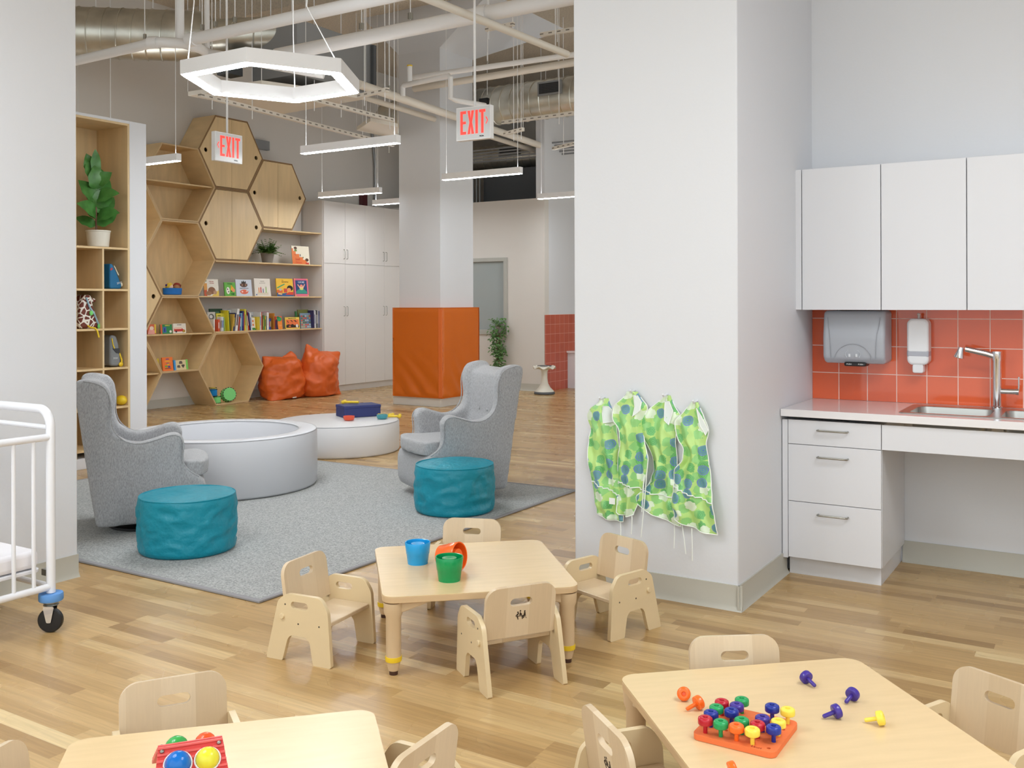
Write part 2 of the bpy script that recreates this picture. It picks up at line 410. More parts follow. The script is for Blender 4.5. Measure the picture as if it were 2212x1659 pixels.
# beige partition with a window, and the tiled return wall beyond the padded column
YB = 13.22; XC = -7.632
wp = MB().prism([(-10.9, 0), (XC, 0), (XC, 3.06), (-10.9, 3.06)], YB, YB + .13, XZ, holes=[[(-9.9, .93), (-8.36, .93), (-8.36, 2.10), (-9.9, 2.10)]])
struct(wp.build('wall_partition', WALLB, smooth=False))
f = MB().prism([(-9.94, .885), (-8.325, .885), (-8.325, 2.137), (-9.94, 2.137)], YB - .025, YB + .1, XZ, holes=[[(-9.88, .965), (-8.39, .965), (-8.39, 2.075), (-9.88, 2.075)]])
fo = struct(f.build('window_1', FRAMEG, bevel=.004))
MB().box(-9.88, -8.39, YB + .03, YB + .045, .965, 2.075).build('window_pane', mat('frosted_glass', (160, 168, 168), .15), fo)
cove('baseboard_partition', [((-10.4, YB), (XC, YB), (0, -1))])
struct(MB().box(XC - .16, XC - .004, YB + .01, 17, 0, CEIL - .6).build('wall_return', WALL, smooth=False))
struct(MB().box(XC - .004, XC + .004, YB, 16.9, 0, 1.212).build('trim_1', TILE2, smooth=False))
# padded column in the middle of the far room
c = MB(); c.box(-8.455, -7.75, 10.6, 11.39, 0, 4.86)
c.prism([(-8.455, 4.86), (-7.75, 4.86), (-7.2, CEIL), (-9.0, CEIL)], 10.6, 10.61, XZ)
co = MB()
lo = [(-8.455, 10.6), (-7.75, 10.6), (-7.75, 11.39), (-8.455, 11.39)]; hi = [(-9.05, 10.6 - .06), (-6.9, 10.6 - .06), (-6.9, 12.6), (-9.05, 12.6)]
c = MB(); c.box(-8.455, -7.75, 10.6, 11.39, 0, 4.86)
A = [c.bm.verts.new((x, y, 4.86)) for x, y in lo]; B = [c.bm.verts.new((x, y, CEIL)) for x, y in hi]
for i in range(4): c._f([A[i], A[(i + 1) % 4], B[(i + 1) % 4], B[i]])
struct(c.build('wall_far_column', WALL, ang=20))
struct(MB().box(-8.52, -7.70, 10.535, 11.44, 0, .123).build('baseboard_far_column', mat('column_base_paint', (216, 213, 208), .4), bevel=.004))
# vertical board joint on the back wall
struct(MB().box(-10.94, -10.936, 7.35, 7.36, 3.1, CEIL - .9).build('trim_2', mat('wall_joint', (222, 220, 214), .6), smooth=False))

# ================================================================== RUG
r = thing('area_rug', 'large grey carpet rug with bound edges on the oak floor under the poufs', 'rug', (-5.2, 4.8, 0))
MB().box(-1.76, 1.765, -1.55, 1.55, 0.001, .011).build('pile', RUG, r)
b = MB()
for (x0, x1, y0, y1) in ((-1.79, 1.79, -1.58, -1.55), (-1.79, 1.79, 1.55, 1.58), (-1.79, -1.76, -1.55, 1.55), (1.765, 1.79, -1.55, 1.55)): b.box(x0, x1, y0, y1, .001, .0125)
b.build('binding', RUGE, r, bevel=.003)

# ================================================================== KITCHENETTE
YF = 4.96
bc = thing('drawer_cabinet', 'white drawer cabinet with three drawers under the counter beside the column', 'cabinet', (-1.2, 5.25, 0))
MB().box(-.255, .230, -.27, .318, .10, .80).build('body', WHITE, bc, bevel=.001)
MB().box(-.256, -.228, -.288, -.27, .095, .805).build('filler_strip', WHITE, bc, bevel=.001)
MB().box(-.24, .213, -.215, .318, 0, .10).build('kick', WHITE, bc)
def bar_handle(p, x0, x1, y, z, out=.03, r=.0045):
    MB().tube([(x0, y, z), (x0, y - out * .8, z), (x0 + .008, y - out, z), (x1 - .008, y - out, z), (x1, y - out * .8, z), (x1, y, z)], r, 8).build('handle', NICKEL, p)
for z0, z1, hz in ((.102, .388, .335), (.391, .680, .625), (.683, .806, .760)):
    d = MB().box(-.225, .228, -.289, -.27, z0, z1).build('drawer', WHITE, bc, bevel=.0012)
    bar_handle(d, -.073, .072, -.289, hz)
sp_ = thing('sink_apron', 'long white apron panel below the counter over the knee space', 'panel', (0, 4.97, .684))
MB().box(-.968, 2.4, -.009, .009, 0, .122).build('panel', WHITE, sp_, bevel=.001)
ct = MB().prism([(-1.457, 4.935), (2.49, 4.935), (2.49, 5.568), (-1.459, 5.568)], .823, .860, XY, holes=[rounded([(-.895, 5.06), (-.02, 5.06), (-.02, 5.49), (-.895, 5.49)], .03)])
tag(ct.build('countertop', QUARTZ, bevel=.002), 'white stone countertop running along the tiled wall', 'countertop')
sk = thing('sink', 'stainless steel double sink set into the white countertop', 'sink', (-.46, 5.275, .86))
rim = MB(); rim.prism(rounded([(-.45, -.235), (.45, -.235), (.45, .225), (-.45, .225)], .04), .0005, .0035, XY,
    holes=[rounded([(-.405, -.20), (-.05, -.20), (-.05, .13), (-.405, .13)], .05), rounded([(.0, -.20), (.405, -.20), (.405, .13), (.0, .13)], .05)])
rim.build('rim', STEEL, sk, bevel=.001)
for (x0, x1) in ((-.405, -.05), (0, .405)):
    b = MB(); o = rounded([(x0, -.20), (x1, -.20), (x1, .13), (x0, .13)], .05); i_ = rounded([(x0 + .02, -.18), (x1 - .02, -.18), (x1 - .02, .11), (x0 + .02, .11)], .05)
    A = [b.bm.verts.new((u, v, .001)) for u, v in o]; B = [b.bm.verts.new((u, v, -.15)) for u, v in i_]
    n = len(A)
    for k in range(n): b._f([A[k], A[(k + 1) % n], B[(k + 1) % n], B[k]])
    b._f(B); b.build('bowl', STEEL, sk, ang=60)
fa = thing('faucet', 'chrome pull-out faucet with side lever at the back of the sink', 'faucet', (-.508, 5.455, .864))
MB().lathe([(0, 0), (.026, 0), (.026, .012), (.022, .016), (.021, .24), (.024, .25), (.024, .29), (0, .292)], 24).build('body', CHROME, fa)
MB().tube([(0, 0, .262), (-.05, -.008, .278), (-.11, -.018, .292), (-.145, -.024, .300)], [.016, .017, .016, .015], 16).build('spout', CHROME, fa)
MB().lathe([(0, .012), (.013, .012), (.014, 0), (.026, -.042), (.024, -.044), (0, -.044)], 20, c=(-.165, -.026, .297), M=Matrix.Rotation(math.radians(12), 4, 'Y')).build('spray_head', CHROME, fa)
MB().tube([(0, 0, .09), (.085, 0, .09)], .014, 16).tube([(.085, 0, .09), (.098, 0, .09)], .017, 16).build('valve', CHROME, fa)
MB().tube([(.095, 0, .09), (.098, 0, .115), (.098, 0, .165)], .0045, 8).build('lever', CHROME, fa)
# tiled backsplash
struct(MB().box(-1.459, 2.5, 5.566, 5.5705, .861, 1.37).build('trim_3', TILE, smooth=False))
# wall cabinets, one unit per door
MB_f = tag(MB().box(-1.46, -1.430, 5.235, 5.57, 1.366, 2.118).build('filler_panel', WHITE), 'narrow white filler panel between column and first wall cabinet', 'panel')
xs = [-1.428, -1.023, -.620, -.217, .186, .59, .99]
nm = ['nearest the column', 'second from the column above the soap dispenser', 'third from the column above the faucet', 'fourth from the column cut off by the frame', 'fifth from the column out past the frame', 'last in the row by the right wall']
for i in range(3):
    t = thing('wall_cabinet', 'white wall cabinet ' + nm[i], 'cabinet', (xs[i], 5.4, 1.366), 0, 'white wall cabinets over the counter')
    w_ = xs[i + 1] - xs[i]
    MB().box(.001, w_ - .001, -.145, .17, 0, .75).build('body', WHITE, t)
    MB().box(.002, w_ - .002, -.165, -.147, -.001, .752).build('door', WHITE, t, bevel=.0015)
# paper towel dispenser
td = thing('towel_dispenser', 'grey paper towel dispenser mounted under the wall cabinet', 'dispenser', (-1.19, 5.565, 1.075))
TG = mat('grey_translucent_plastic', (176, 180, 188), .3); TG2 = mat('grey_plastic_line', (160, 164, 172), .3)
prof = rounded([(0, 0.004), (-.17, .0), (-.205, .03), (-.21, .14), (-.185, .285), (0, .285)], [0, .03, .03, .1, .03, 0], 5)
b = MB(); b.prism([(p[0], p[1]) for p in prof], -.160, .160, lambda u, v, w_: (w_, u, v)); b.build('cover', TG, td, bevel=.018, seg=4)
for sx_ in (-1, 1):
    MB().tube([(sx_ * .115, -.2085, .03), (sx_ * .117, -.2135, .09), (sx_ * .122, -.210, .16), (sx_ * .130, -.203, .20), (sx_ * .135, -.196, .25)], .0016, 6).build('seam', TG2, td)
MB().tube([(.095 * math.cos(t), -.212 - .0005 * math.sin(t), .022 + .085 * math.sin(t)) for t in [PI * k / 16 for k in range(17)]], .0016, 6).build('arch_line', TG2, td)
MB().box(-.052, .062, -.19, -.10, -.014, .008).build('push_lever', BLACK, td, bevel=.008, seg=3)
for x, s_ in ((-.025, 'PUSH'), (.035, 'PUSH')): text_mesh(s_, .011, C_(230, 230, 230), 'lettering', td, FACE_NY(x, -.1905, -.003))
for x, pts in ((-.018, 1), (.018, 1)):
    b = MB(); b.box(x - .005, x + .005, -.2135, -.2125, .038, .054); b.build('icon', C_(226, 228, 232), td)
for x, a in ((-.036, 1), (.036, -1)):
    MB().tube([(x + a * .012, -.2125, .075), (x, -.2125, .062), (x - a * .004, -.2125, .05), (x + a * .004, -.2125, .035)], .0012, 5).build('icon', C_(214, 217, 222), td)
# soap dispenser
sd = thing('soap_dispenser', 'white wall soap dispenser with grey band between towel dispenser and faucet', 'dispenser', (-.885, 5.565, 1.03))
MB().prism(rounded([(-.054, .042), (.054, .042), (.054, .287), (-.054, .287)], [.03, .03, .03, .03]), -.10, 0, XZ).build('shell', mat('white_abs', (236, 237, 240), .25), sd, bevel=.012, seg=3)
MB().prism([(-.0545, .082), (.0545, .082), (.0545, .122), (-.0545, .122)], -.1008, -.01, XZ).build('window_band', mat('grey_band', (178, 180, 190), .25), sd, bevel=.010, seg=3)
MB().prism(rounded([(-.027, 0), (.027, 0), (.027, .045), (-.027, .045)], .01), -.095, -.02, XZ).build('push_bar', mat('white_abs', (236, 237, 240), .25), sd, bevel=.004)
MB().tube([(0, -.06, .285), (0, -.06, .305)], .006, 8).ball((0, -.06, .308), .009, 10).build('refill_key', mat('clear_key', (210, 200, 195), .2), sd)
# ================================================================== APRONS
def m_turtle():
    m = bpy.data.materials.new('turtle_print_fabric'); m.use_nodes = True; N, L = nt(m); b = N['Principled BSDF']
    g = N.new('ShaderNodeTexCoord'); sp = N.new('ShaderNodeSeparateXYZ'); L.new(g.outputs['Object'], sp.inputs[0]); cb = N.new('ShaderNodeCombineXYZ'); L.new(sp.outputs[0], cb.inputs[0]); L.new(sp.outputs[2], cb.inputs[1])
    def mix(fac, a, c):
        n = N.new('ShaderNodeMix'); n.data_type = 'RGBA'; L.new(fac, n.inputs[0])
        for i, v in ((6, a), (7, c)):
            if isinstance(v, tuple): n.inputs[i].default_value = v
            else: L.new(v, n.inputs[i])
        return n.outputs[2]
    def mth(op, x, y):
        n = N.new('ShaderNodeMath'); n.operation = op
        for i, v in enumerate((x, y)):
            if isinstance(v, (int, float)): n.inputs[i].default_value = v
            else: L.new(v, n.inputs[i])
        return n.outputs[0]
    def vor(scale, r, off, keep, wob=.22):
        mp2 = N.new('ShaderNodeMapping'); mp2.inputs['Location'].default_value = (off, off * .7, 0); L.new(cb.outputs[0], mp2.inputs[0])
        v = N.new('ShaderNodeTexVoronoi'); v.voronoi_dimensions = '2D'; v.inputs['Scale'].default_value = scale; v.inputs['Randomness'].default_value = .6; L.new(mp2.outputs[0], v.inputs['Vector'])
        nz = N.new('ShaderNodeTexNoise'); nz.inputs['Scale'].default_value = scale * 3.2; L.new(mp2.outputs[0], nz.inputs['Vector'])
        dd = mth('ADD', v.outputs['Distance'], mth('MULTIPLY', mth('SUBTRACT', nz.outputs[0], .5), wob * 2))
        sc = N.new('ShaderNodeSeparateColor'); L.new(v.outputs['Color'], sc.inputs[0])
        k = mth('LESS_THAN', sc.outputs[0], keep)
        ring = mth('GREATER_THAN', mth('SINE', mth('MULTIPLY', v.outputs['Distance'], 46), 0), .1)
        return mth('MULTIPLY', mth('LESS_THAN', dd, r), k), ring, mth('MULTIPLY', mth('LESS_THAN', v.outputs['Distance'], r * .8), k)
    base = srgb(186, 224, 134)
    f, r_, s_ = vor(17, .38, 0, .75); c = mix(f, base, srgb(150, 210, 130))
    f, r_, s_ = vor(18, .38, 3.3, .5); c = mix(f, c, srgb(120, 192, 116)); c = mix(mth('MULTIPLY', s_, r_), c, srgb(98, 176, 102))
    f, r_, s_ = vor(14, .36, 11.1, .4, .3); c = mix(f, c, srgb(224, 240, 214))
    f, r_, s_ = vor(15, .35, 7.7, .38, .07); c = mix(f, c, srgb(112, 140, 190)); inner = mix(r_, srgb(104, 166, 140), srgb(98, 134, 184)); c = mix(s_, c, inner)
    L.new(c, b.inputs['Base Color']); b.inputs['Roughness'].default_value = .36
    return m
TURT = m_turtle(); TRIM = mat('white_bias_tape', (240, 244, 240), .6); LIN = mat('white_lining', (222, 230, 226), .5)
AX = lambda u, v: (-2.238 + (u - 110) * .000547, .966 - (v - 150) * .000526 + (u - 880) * .00002)     # wall coordinates of the column face
def apron(label, left, right, seedv, pocket, ties, neck, lift):
    left = [AX(*p) for p in left]; right = [AX(*p) for p in right]; neck = [AX(*p) for p in neck]
    hook = ((left[0][0] + right[0][0]) / 2, max(left[0][1], right[0][1]))
    t = thing('apron', label, 'apron', (hook[0], 4.288, hook[1]), 0, 'turtle print smocks hanging on the white column')
    def ip0(pl, z):
        if z >= pl[0][1]: return pl[0][0]
        for (x0, z0), (x1, z1) in zip(pl, pl[1:]):
            if z1 <= z <= z0: return x0 + (x1 - x0) * (z0 - z) / max(1e-6, z0 - z1)
        return pl[-1][0]
    ip = lambda pl, z: sum(ip0(pl, z + q) for q in (-.012, -.006, 0, .006, .012)) / 5
    zt = hook[1]; zb = min(left[-1][1], right[-1][1]); n1, nx = 70, 40
    b = MB(); grid = []
    def dep(u, z, x):
        k = (zt - z) / (zt - zb); amp = .004 + .019 * min(1, k * 2.5)
        fold = math.sin(u * 8 + seedv + 2.4 * math.sin(z * 8 + seedv)) * .6 + math.sin(u * 15 - seedv * 2 + z * 9) * .35
        cr_ = noise.ridged_multi_fractal(Vector((x * 9, z * 7, seedv)), .9, 2.1, 3, 1, 2) - 1
        return -(lift + .016 + .016 * min(1, k * 3) + amp * fold + .012 * cr_ - .012 * (abs(2 * u - 1) ** 4))
    for i in range(n1 + 1):
        row = []
        for j in range(nx + 1):
            u = j / nx; z = zt + (zb - zt) * i / n1; x = ip(left, z) + (ip(right, z) - ip(left, z)) * u
            bot = left[-1][1] + (right[-1][1] - left[-1][1]) * u - .012 * math.sin(PI * u)
            k = max(0, (i / n1 - .7) / .3); zz = z + (bot - zb) * k ** 1.3
            row.append(b.bm.verts.new((x - hook[0], dep(u, zz, x), zz - hook[1])))
        grid.append(row)
    for i in range(n1):
        for j in range(nx): b._f([grid[i][j], grid[i + 1][j], grid[i + 1][j + 1], grid[i][j + 1]])
    edge = [r_[0].co.copy() for r_ in grid[3:]] + [v.co.copy() for v in grid[-1]] + [r_[-1].co.copy() for r_ in reversed(grid[3:])]
    pz = [grid[int(n1 * (pocket[0] + (pocket[1] - pocket[0]) * j / nx))][j].co.copy() + Vector((0, -.004, 0)) for j in range(nx + 1)]
    def near(x, z): 
        best = min((v for r_ in grid for v in r_), key=lambda v: (v.co.x - x) ** 2 + (v.co.z - z) ** 2); return best.co.y
    npts = [Vector((x - hook[0], near(x - hook[0], z - hook[1]) - .006, z - hook[1])) for x, z in neck]
    o = b.build('cloth', TURT, t, ang=180); s_ = o.modifiers.new('solid', 'SOLIDIFY'); s_.thickness = .002
    MB().tube(edge, .0026, 6).build('trim', TRIM, t); MB().tube(pz, .003, 6).build('pocket_trim', TRIM, t)
    for (u0, v0, u1, v1) in ties:
        x0, z0 = AX(u0, v0); x1, z1 = AX(u1, v1)
        MB().tube([(x0 - hook[0], -.03 - lift, z0 - hook[1]), ((x0 + x1) / 2 - hook[0] + .003, -.034 - lift, (z0 + z1) / 2 - hook[1]), (x1 - hook[0], -.03 - lift, z1 - hook[1])], .0026, 6).build('tie', TRIM, t)
    bb = MB(); bb.poly(npts); bb.build('lining', LIN, t); MB().tube(npts, .0028, 6, closed=True).build('neck_trim', TRIM, t)
    MB().tube([(0, 0, .004), (0, -.045, -.002), (0, -.052, .008)], .005, 8).build('hook', WHITE, t)
    return t
ap = apron('leftmost green turtle print smock, with a care tag at its pocket', [(255, 188), (242, 245), (175, 258), (110, 350), (165, 470), (145, 650), (165, 830), (190, 1010), (205, 1180), (235, 1255)],
      [(330, 185), (375, 290), (410, 400), (440, 560), (455, 700), (470, 900), (485, 1100), (508, 1310)], 1.3, (.70, .80), [(475, 1300, 475, 1500)], [(305, 255), (345, 262), (372, 290), (396, 400), (318, 410), (302, 320)], 0)
MB().box(.055, .085, -.062, -.058, -.505, -.475).build('care_tag', TRIM, ap)
apron('second green turtle print smock from the left, hung highest on its hook', [(545, 112), (520, 170), (412, 250), (412, 370), (475, 460), (482, 600), (455, 740), (450, 960), (452, 1225)],
      [(640, 115), (690, 200), (740, 255), (700, 350), (692, 470), (725, 610), (765, 715), (742, 850), (705, 980), (650, 1120), (600, 1240)], 2.7, (.745, .79), [(758, 730, 692, 1428), (720, 880, 700, 1200), (605, 1245, 600, 1410)], [(618, 142), (650, 152), (685, 210), (680, 285), (618, 340), (632, 250)], .022)
apron('third green turtle print smock from the left, with the curled open hem', [(870, 150), (840, 195), (740, 275), (655, 400), (705, 560), (765, 710), (778, 840), (740, 960), (630, 1140)],
      [(930, 150), (965, 240), (1040, 330), (1000, 430), (990, 600), (1005, 800), (975, 1000), (1045, 1310)], 4.1, (.78, .80), [(985, 1250, 982, 1510), (1055, 1290, 1088, 1550)], [(892, 200), (930, 202), (972, 285), (938, 410), (902, 370), (893, 275)], 0)
apron('rightmost green turtle print smock, nearest the corner of the column', [(1142, 200), (1060, 310), (992, 370), (1018, 520), (1085, 610), (1075, 720), (995, 800), (975, 1000), (955, 1150), (1000, 1245)],
      [(1205, 205), (1262, 330), (1305, 450), (1270, 560), (1290, 700), (1330, 950), (1360, 1150), (1380, 1350)], 5.6, (.67, .77), [(1158, 1310, 1162, 1595)], [(1200, 252), (1240, 320), (1300, 445), (1278, 490), (1232, 400)], .022)
# ================================================================== SMALL TABLES
def make_table(label, cx, cy, deg, S=.762, H=.305):
    t = thing('play_table', label, 'table', (cx, cy, 0), math.radians(deg), 'low square maple tables')
    h = S / 2
    MB().prism(rounded([(-h, -h), (h, -h), (h, h), (-h, h)], .05, 8), H - .003, H, XY).build('tabletop', TTOP, t)
    MB().prism(rounded([(-h, -h), (h, -h), (h, h), (-h, h)], .05, 8), H - .026, H - .003, XY).build('edge_band', TEDGE, t, bevel=.002)
    q = h - .042
    for sx in (-1, 1):
        for sy in (-1, 1):
            lg = MB().lathe([(.0, H - .03), (.038, H - .03), (.036, H - .07), (.029, H - .085), (.0285, .06), (.0, .06)], 20).build('leg', TLEG, t, loc=(sx * q, sy * q, 0))
            g = MB()
            for aa in (math.atan2(0, -sx), math.atan2(-sy, 0)):
                M = Matrix.Rotation(aa, 4, 'Z'); g.prism([(0, H - .029), (.15, H - .029), (.04, H - .065), (0, H - .075)], -.02, .02, XZ, M=M)
            g.build('gusset', TLEG, lg, bevel=.004)
            MB().lathe([(0, .07), (.031, .07), (.032, .062), (.031, .052), (0, .052)], 20).build('height_ring', YEL, lg)
            MB().lathe([(0, .054), (.027, .054), (.025, .04), (.019, .016), (0, .016)], 18).build('glide', TLEG, lg)
            MB().lathe([(0, .018), (.017, .018), (.016, 0), (0, 0)], 16).build('foot_pad', BROWN, lg)
    return t
make_table('low square maple table with three coloured cups on it', -2.305, 3.355, 42.3)
make_table('low square maple table holding the orange pegboard', -.714, 2.572, 42.5)
make_table('low square maple table with the red ball toy on it', -1.709, 1.496, 46.0)

# ================================================================== TODDLER CHAIRS
# side panel outline in (u from the back foot, z)
PANEL = rounded([(0, 0), (.079, 0), (.104, .085), (.118, .104), (.196, .104), (.211, .085), (.226, 0), (.311, 0), (.296, .215), (.262, .265), (.10, .266), (.058, .235)],
                [.006, .008, .02, .022, .022, .02, .008, .008, .055, .045, .05, .045], 5)
def make_chair():
    t = thing('toddler_chair', 'x', 'chair')
    W2 = .16
    for s, nm_ in ((-1, 'r'), (1, 'l')):
        y0, y1 = (W2 - .018, W2) if s > 0 else (-W2, -W2 + .018)
        p = MB().prism([(u - .155, v) for u, v in PANEL], y0, y1, XZ, holes=[slot(.162 - .155, .224, .082, .028)]).build('side_panel', MAPLE, t, bevel=.003)
        for (u, v) in ((.094, .223), (.157, .153), (.256, .155)):
            b = MB(); ys = W2 if s > 0 else -W2
            b.tube([(u - .155, ys - s * .003, v), (u - .155, ys + s * .0006, v)], .0035, 10); b.build('screw', mat('dark_screw', (90, 84, 74), .5, .5), p)
    MB().prism(rounded([(-.045, -.141), (.135, -.141), (.135, .141), (-.045, .141)], [0, .012, .012, 0]), .150, .166, XY).build('seat', BOARD, t, bevel=.003)
    # back board, leaning slightly backwards
    M = Matrix.Translation((-.068, 0, .18)) @ Matrix.Rotation(math.radians(-8), 4, 'Y')
    out = rounded([(-.1415, 0), (.1415, 0), (.1415, .192), (-.1415, .192)], [.004, .004, .05, .05], 7)
    bb = MB().prism(out, -.008, .008, YZ, holes=[slot(0, .132, .088, .030)], M=M).build('backrest', BOARD, t, bevel=.003)
    # small stamped pictogram of children at a table on the outer face of the back
    lg = MB(); k = -.0086
    Y2 = lambda u, v: M @ Vector((k, -u, v))
    def bl(pts): lg.poly([Y2(*p) for p in pts])
    bl([(-.020, .076), (.016, .076), (.016, .079), (-.020, .079)]); bl([(-.016, .076), (-.011, .064), (-.008, .064), (-.010, .076)]); bl([(.004, .076), (.006, .064), (.009, .064), (.010, .076)])
    for cx_, cz_ in ((-.012, .093), (-.002, .097), (.016, .094)): bl(circ(cx_, cz_, .0032, 8))
    bl([(-.022, .080), (-.010, .091), (-.006, .089), (-.012, .080)]); bl([(-.006, .080), (-.003, .094), (.006, .083), (.004, .080)]); bl([(.012, .082), (.014, .092), (.019, .090), (.022, .070), (.026, .066), (.022, .066), (.018, .078), (.014, .068), (.010, .066)])
    lg.build('stamped_logo', C_(60, 44, 30, 60), bb, smooth=False)
    for s in (-1, 1): MB().tube([(-.075, s * .142, .175), (-.075, s * .168, .175)], .011, 12).build('peg', MAPLE, t, bevel=.002)
    return t
chair0 = make_chair(); first = [True]
def chair(x, y, deg, label):
    c_ = chair0 if first[0] else copy_tree(chair0); first[0] = False
    c_.location = (x, y, 0); c_.rotation_euler = (0, 0, math.radians(deg)); c_['label'] = label; c_['group'] = 'toddler chairs around the low tables'
chair(-2.738, 2.927, 7, 'small maple chair with arm panels left of the table with the cups')
chair(-1.933, 3.086, 146.4, 'small maple chair with its stamped backrest towards us in front of the cup table')
chair(-1.878, 3.811, -108.8, 'small maple chair between the cup table and the white column with smocks')
chair(-2.595, 3.765, -68, 'small maple chair behind the cup table, near the right teal pouf')
chair(-.957, 2.845, -54, 'small maple chair behind the pegboard table, only its backrest showing')
chair(-.307, 2.895, -116, 'small maple chair at the right edge, beside the pegboard table')
chair(-1.02, 2.235, 51, 'small maple chair seen edge-on at the left side of the pegboard table')
chair(-2.15, 1.735, -33, 'small maple chair behind the table with the red ball toy')
chair(-1.49, 1.84, 183, 'small maple chair on the right side of the red toy table, back towards us')
chair(-2.12, 1.25, 15, 'small maple chair at the bottom left corner, only one backrest corner showing')

# ================================================================== CUPS
def cup(label, col, loc, M=Matrix.Identity(4), rim=.053, h=.090):
    m = mat('cup_%d_%d_%d' % col, col, .22)
    t = thing('stacking_cup', label, 'cup', loc, 0, 'coloured stacking cups')
    prof = [(0, .012), (rim * .80 - .003, .012), (rim * .83, .012), (rim - .0035, h), (rim, h + .0012), (rim + .0012, h - .001), (rim * .93, h * .48), (rim * .905, h * .46), (rim * .80, .0), (rim * .8 - .003, 0), (0, .001)]
    o = MB().lathe(prof, 36, M=M).build('shell', m, t, ang=50)
    MB().lathe([(rim * .57, .012), (rim * .55, h - .012), (rim * .53, h - .005), (rim * .4, h - .004), (rim * .12, h - .009), (0, h - .009)], 28, M=M).build('centre_knob', m, t, ang=60)
    return t
cup('light blue stacking cup standing at the left of the table', (30, 158, 224), (-2.512, 3.268, .305))
cup('green stacking cup standing nearest to us on the table', (8, 148, 84), (-2.252, 3.135, .305), rim=.055, h=.094)
cup('orange stacking cup tipped on its side behind the green cup', (250, 106, 36), (-2.385, 3.262, .3525), Matrix.Rotation(math.radians(2), 4, 'Z') @ Matrix.Rotation(math.radians(82), 4, 'Y'), rim=.057, h=.092)

# ================================================================== PEGBOARD AND PEGS
PZ = .305
OR = (240, 122, 66)
PC = {'R': ('red', (190, 28, 46)), 'G': ('green', (30, 158, 88)), 'O': ('orange', (250, 112, 36)), 'Y': ('yellow', (250, 224, 84)), 'B': ('blue', (28, 50, 150)), 'P': ('purple', (66, 48, 146))}
pb = thing('pegboard', 'flat orange foam pegboard lying on the right table full of pegs', 'pegboard', (-.802, 2.414, PZ))
GX = lambda i: -.080 + .0405 * i; GY = lambda j: -.081 + .0405 * j
holes = [circ(GX(i), GY(j), .0052, 10) for i in range(5) for j in range(5)]
o = MB().prism(rounded([(-.108, -.103), (.103, -.103), (.103, .108), (-.108, .108)], .018), .001, .015, XY, holes=holes).build('board', mat('orange_foam', OR, .7), pb)
text_mesh('Lauri', .013, C_(150, 60, 30, 60), 'lettering', pb, Matrix.Translation((.055, -.092, .0154)) @ Matrix.Rotation(math.radians(-4), 4, 'Z'), ext=.0002)
def peg_mesh(key):
    nm_, col = PC[key]; m = mat('peg_' + nm_, col, .25)
    b = MB(); b.m(m)
    b.lathe([(0, .001), (.0040, .001), (.0054, .004), (.0054, .033), (.0165, .033), (.0182, .0342), (.0187, .036), (.0187, .0455), (.0178, .0488), (.0145, .0512), (.010, .0518), (.0065, .051), (.0048, .045), (0, .045)], 24)
    return b.build('peg', m, ang=50)
rows = ['RGOY-', 'B-GRB', 'GB-PY', 'RP---', '-G-BY']
lab = {(0, 0): 'red peg at the left corner of the orange board', (0, 1): 'green peg second along the front edge of the orange board', (0, 2): 'orange peg in the front row of the board', (0, 3): 'yellow peg in the front row, beside the board lettering',
       (1, 0): 'blue peg directly behind the left corner red peg', (1, 2): 'green peg in the middle of the second row, behind the orange peg', (1, 3): 'red peg in the second row, behind the front yellow peg', (1, 4): 'blue peg at the right end nearest us, beside the empty corner hole',
       (2, 0): 'green peg on the left edge between a blue and a red peg', (2, 1): 'blue peg second from left in the middle row', (2, 3): 'purple peg in the middle row behind the right hand red peg', (2, 4): 'yellow peg on the right edge behind the blue peg',
       (3, 0): 'red peg on the left edge near the back of the board', (3, 1): 'purple peg in front of the rearmost green peg', (4, 1): 'green peg in the back row, farthest left', (4, 3): 'blue peg in the back row, left of the last yellow peg', (4, 4): 'yellow peg in the far right corner of the board'}
protos = {}
def get_peg(key):
    if key not in protos: protos[key] = peg_mesh(key); return protos[key]
    c_ = protos[key].copy(); COL.objects.link(c_); return c_
for j, r_ in enumerate(rows):
    for i, k in enumerate(r_):
        if k == '-': continue
        p = get_peg(k); p.location = (-.802 + GX(i), 2.414 + GY(j), PZ + .004)
        tag(p, lab[(j, i)], 'peg', 'plastic pegs of the orange board')
def loose(key, x, y, yaw, label, tip=None):
    """a peg lying on head rim and stem end; yaw = direction the stem points"""
    p = get_peg(key)
    tilt = math.radians(90 + 14)
    # head rim r=.0195 rests on the table, stem tip near the table
    M = Matrix.Translation((x, y, PZ + .0195)) @ Matrix.Rotation(math.radians(yaw), 4, 'Z') @ Matrix.Rotation(-(PI / 2) + math.radians(17), 4, 'Y') @ Matrix.Translation((0, 0, -.043))
    p.matrix_world = M
    tag(p, label, 'peg', 'loose plastic pegs on the right table')
loose('O', -1.016, 2.523, 108, 'loose orange peg standing on edge with its hollow head towards us, farthest left')
loose('O', -.960, 2.492, 236, 'loose orange peg lying beside the left corner of the board')
loose('P', -.762, 2.822, -35, 'loose purple peg nearest the back edge of the right table')
loose('P', -.618, 2.768, -105, 'loose purple peg lying farthest to the right')
loose('P', -.628, 2.630, -138, 'loose purple peg between the other purple pegs and the yellow one')
loose('Y', -.520, 2.645, -170, 'loose yellow peg right of the purple pegs')
loose('O', -.755, 2.175, 215, 'loose orange peg at the bottom edge of the picture in front of the board')

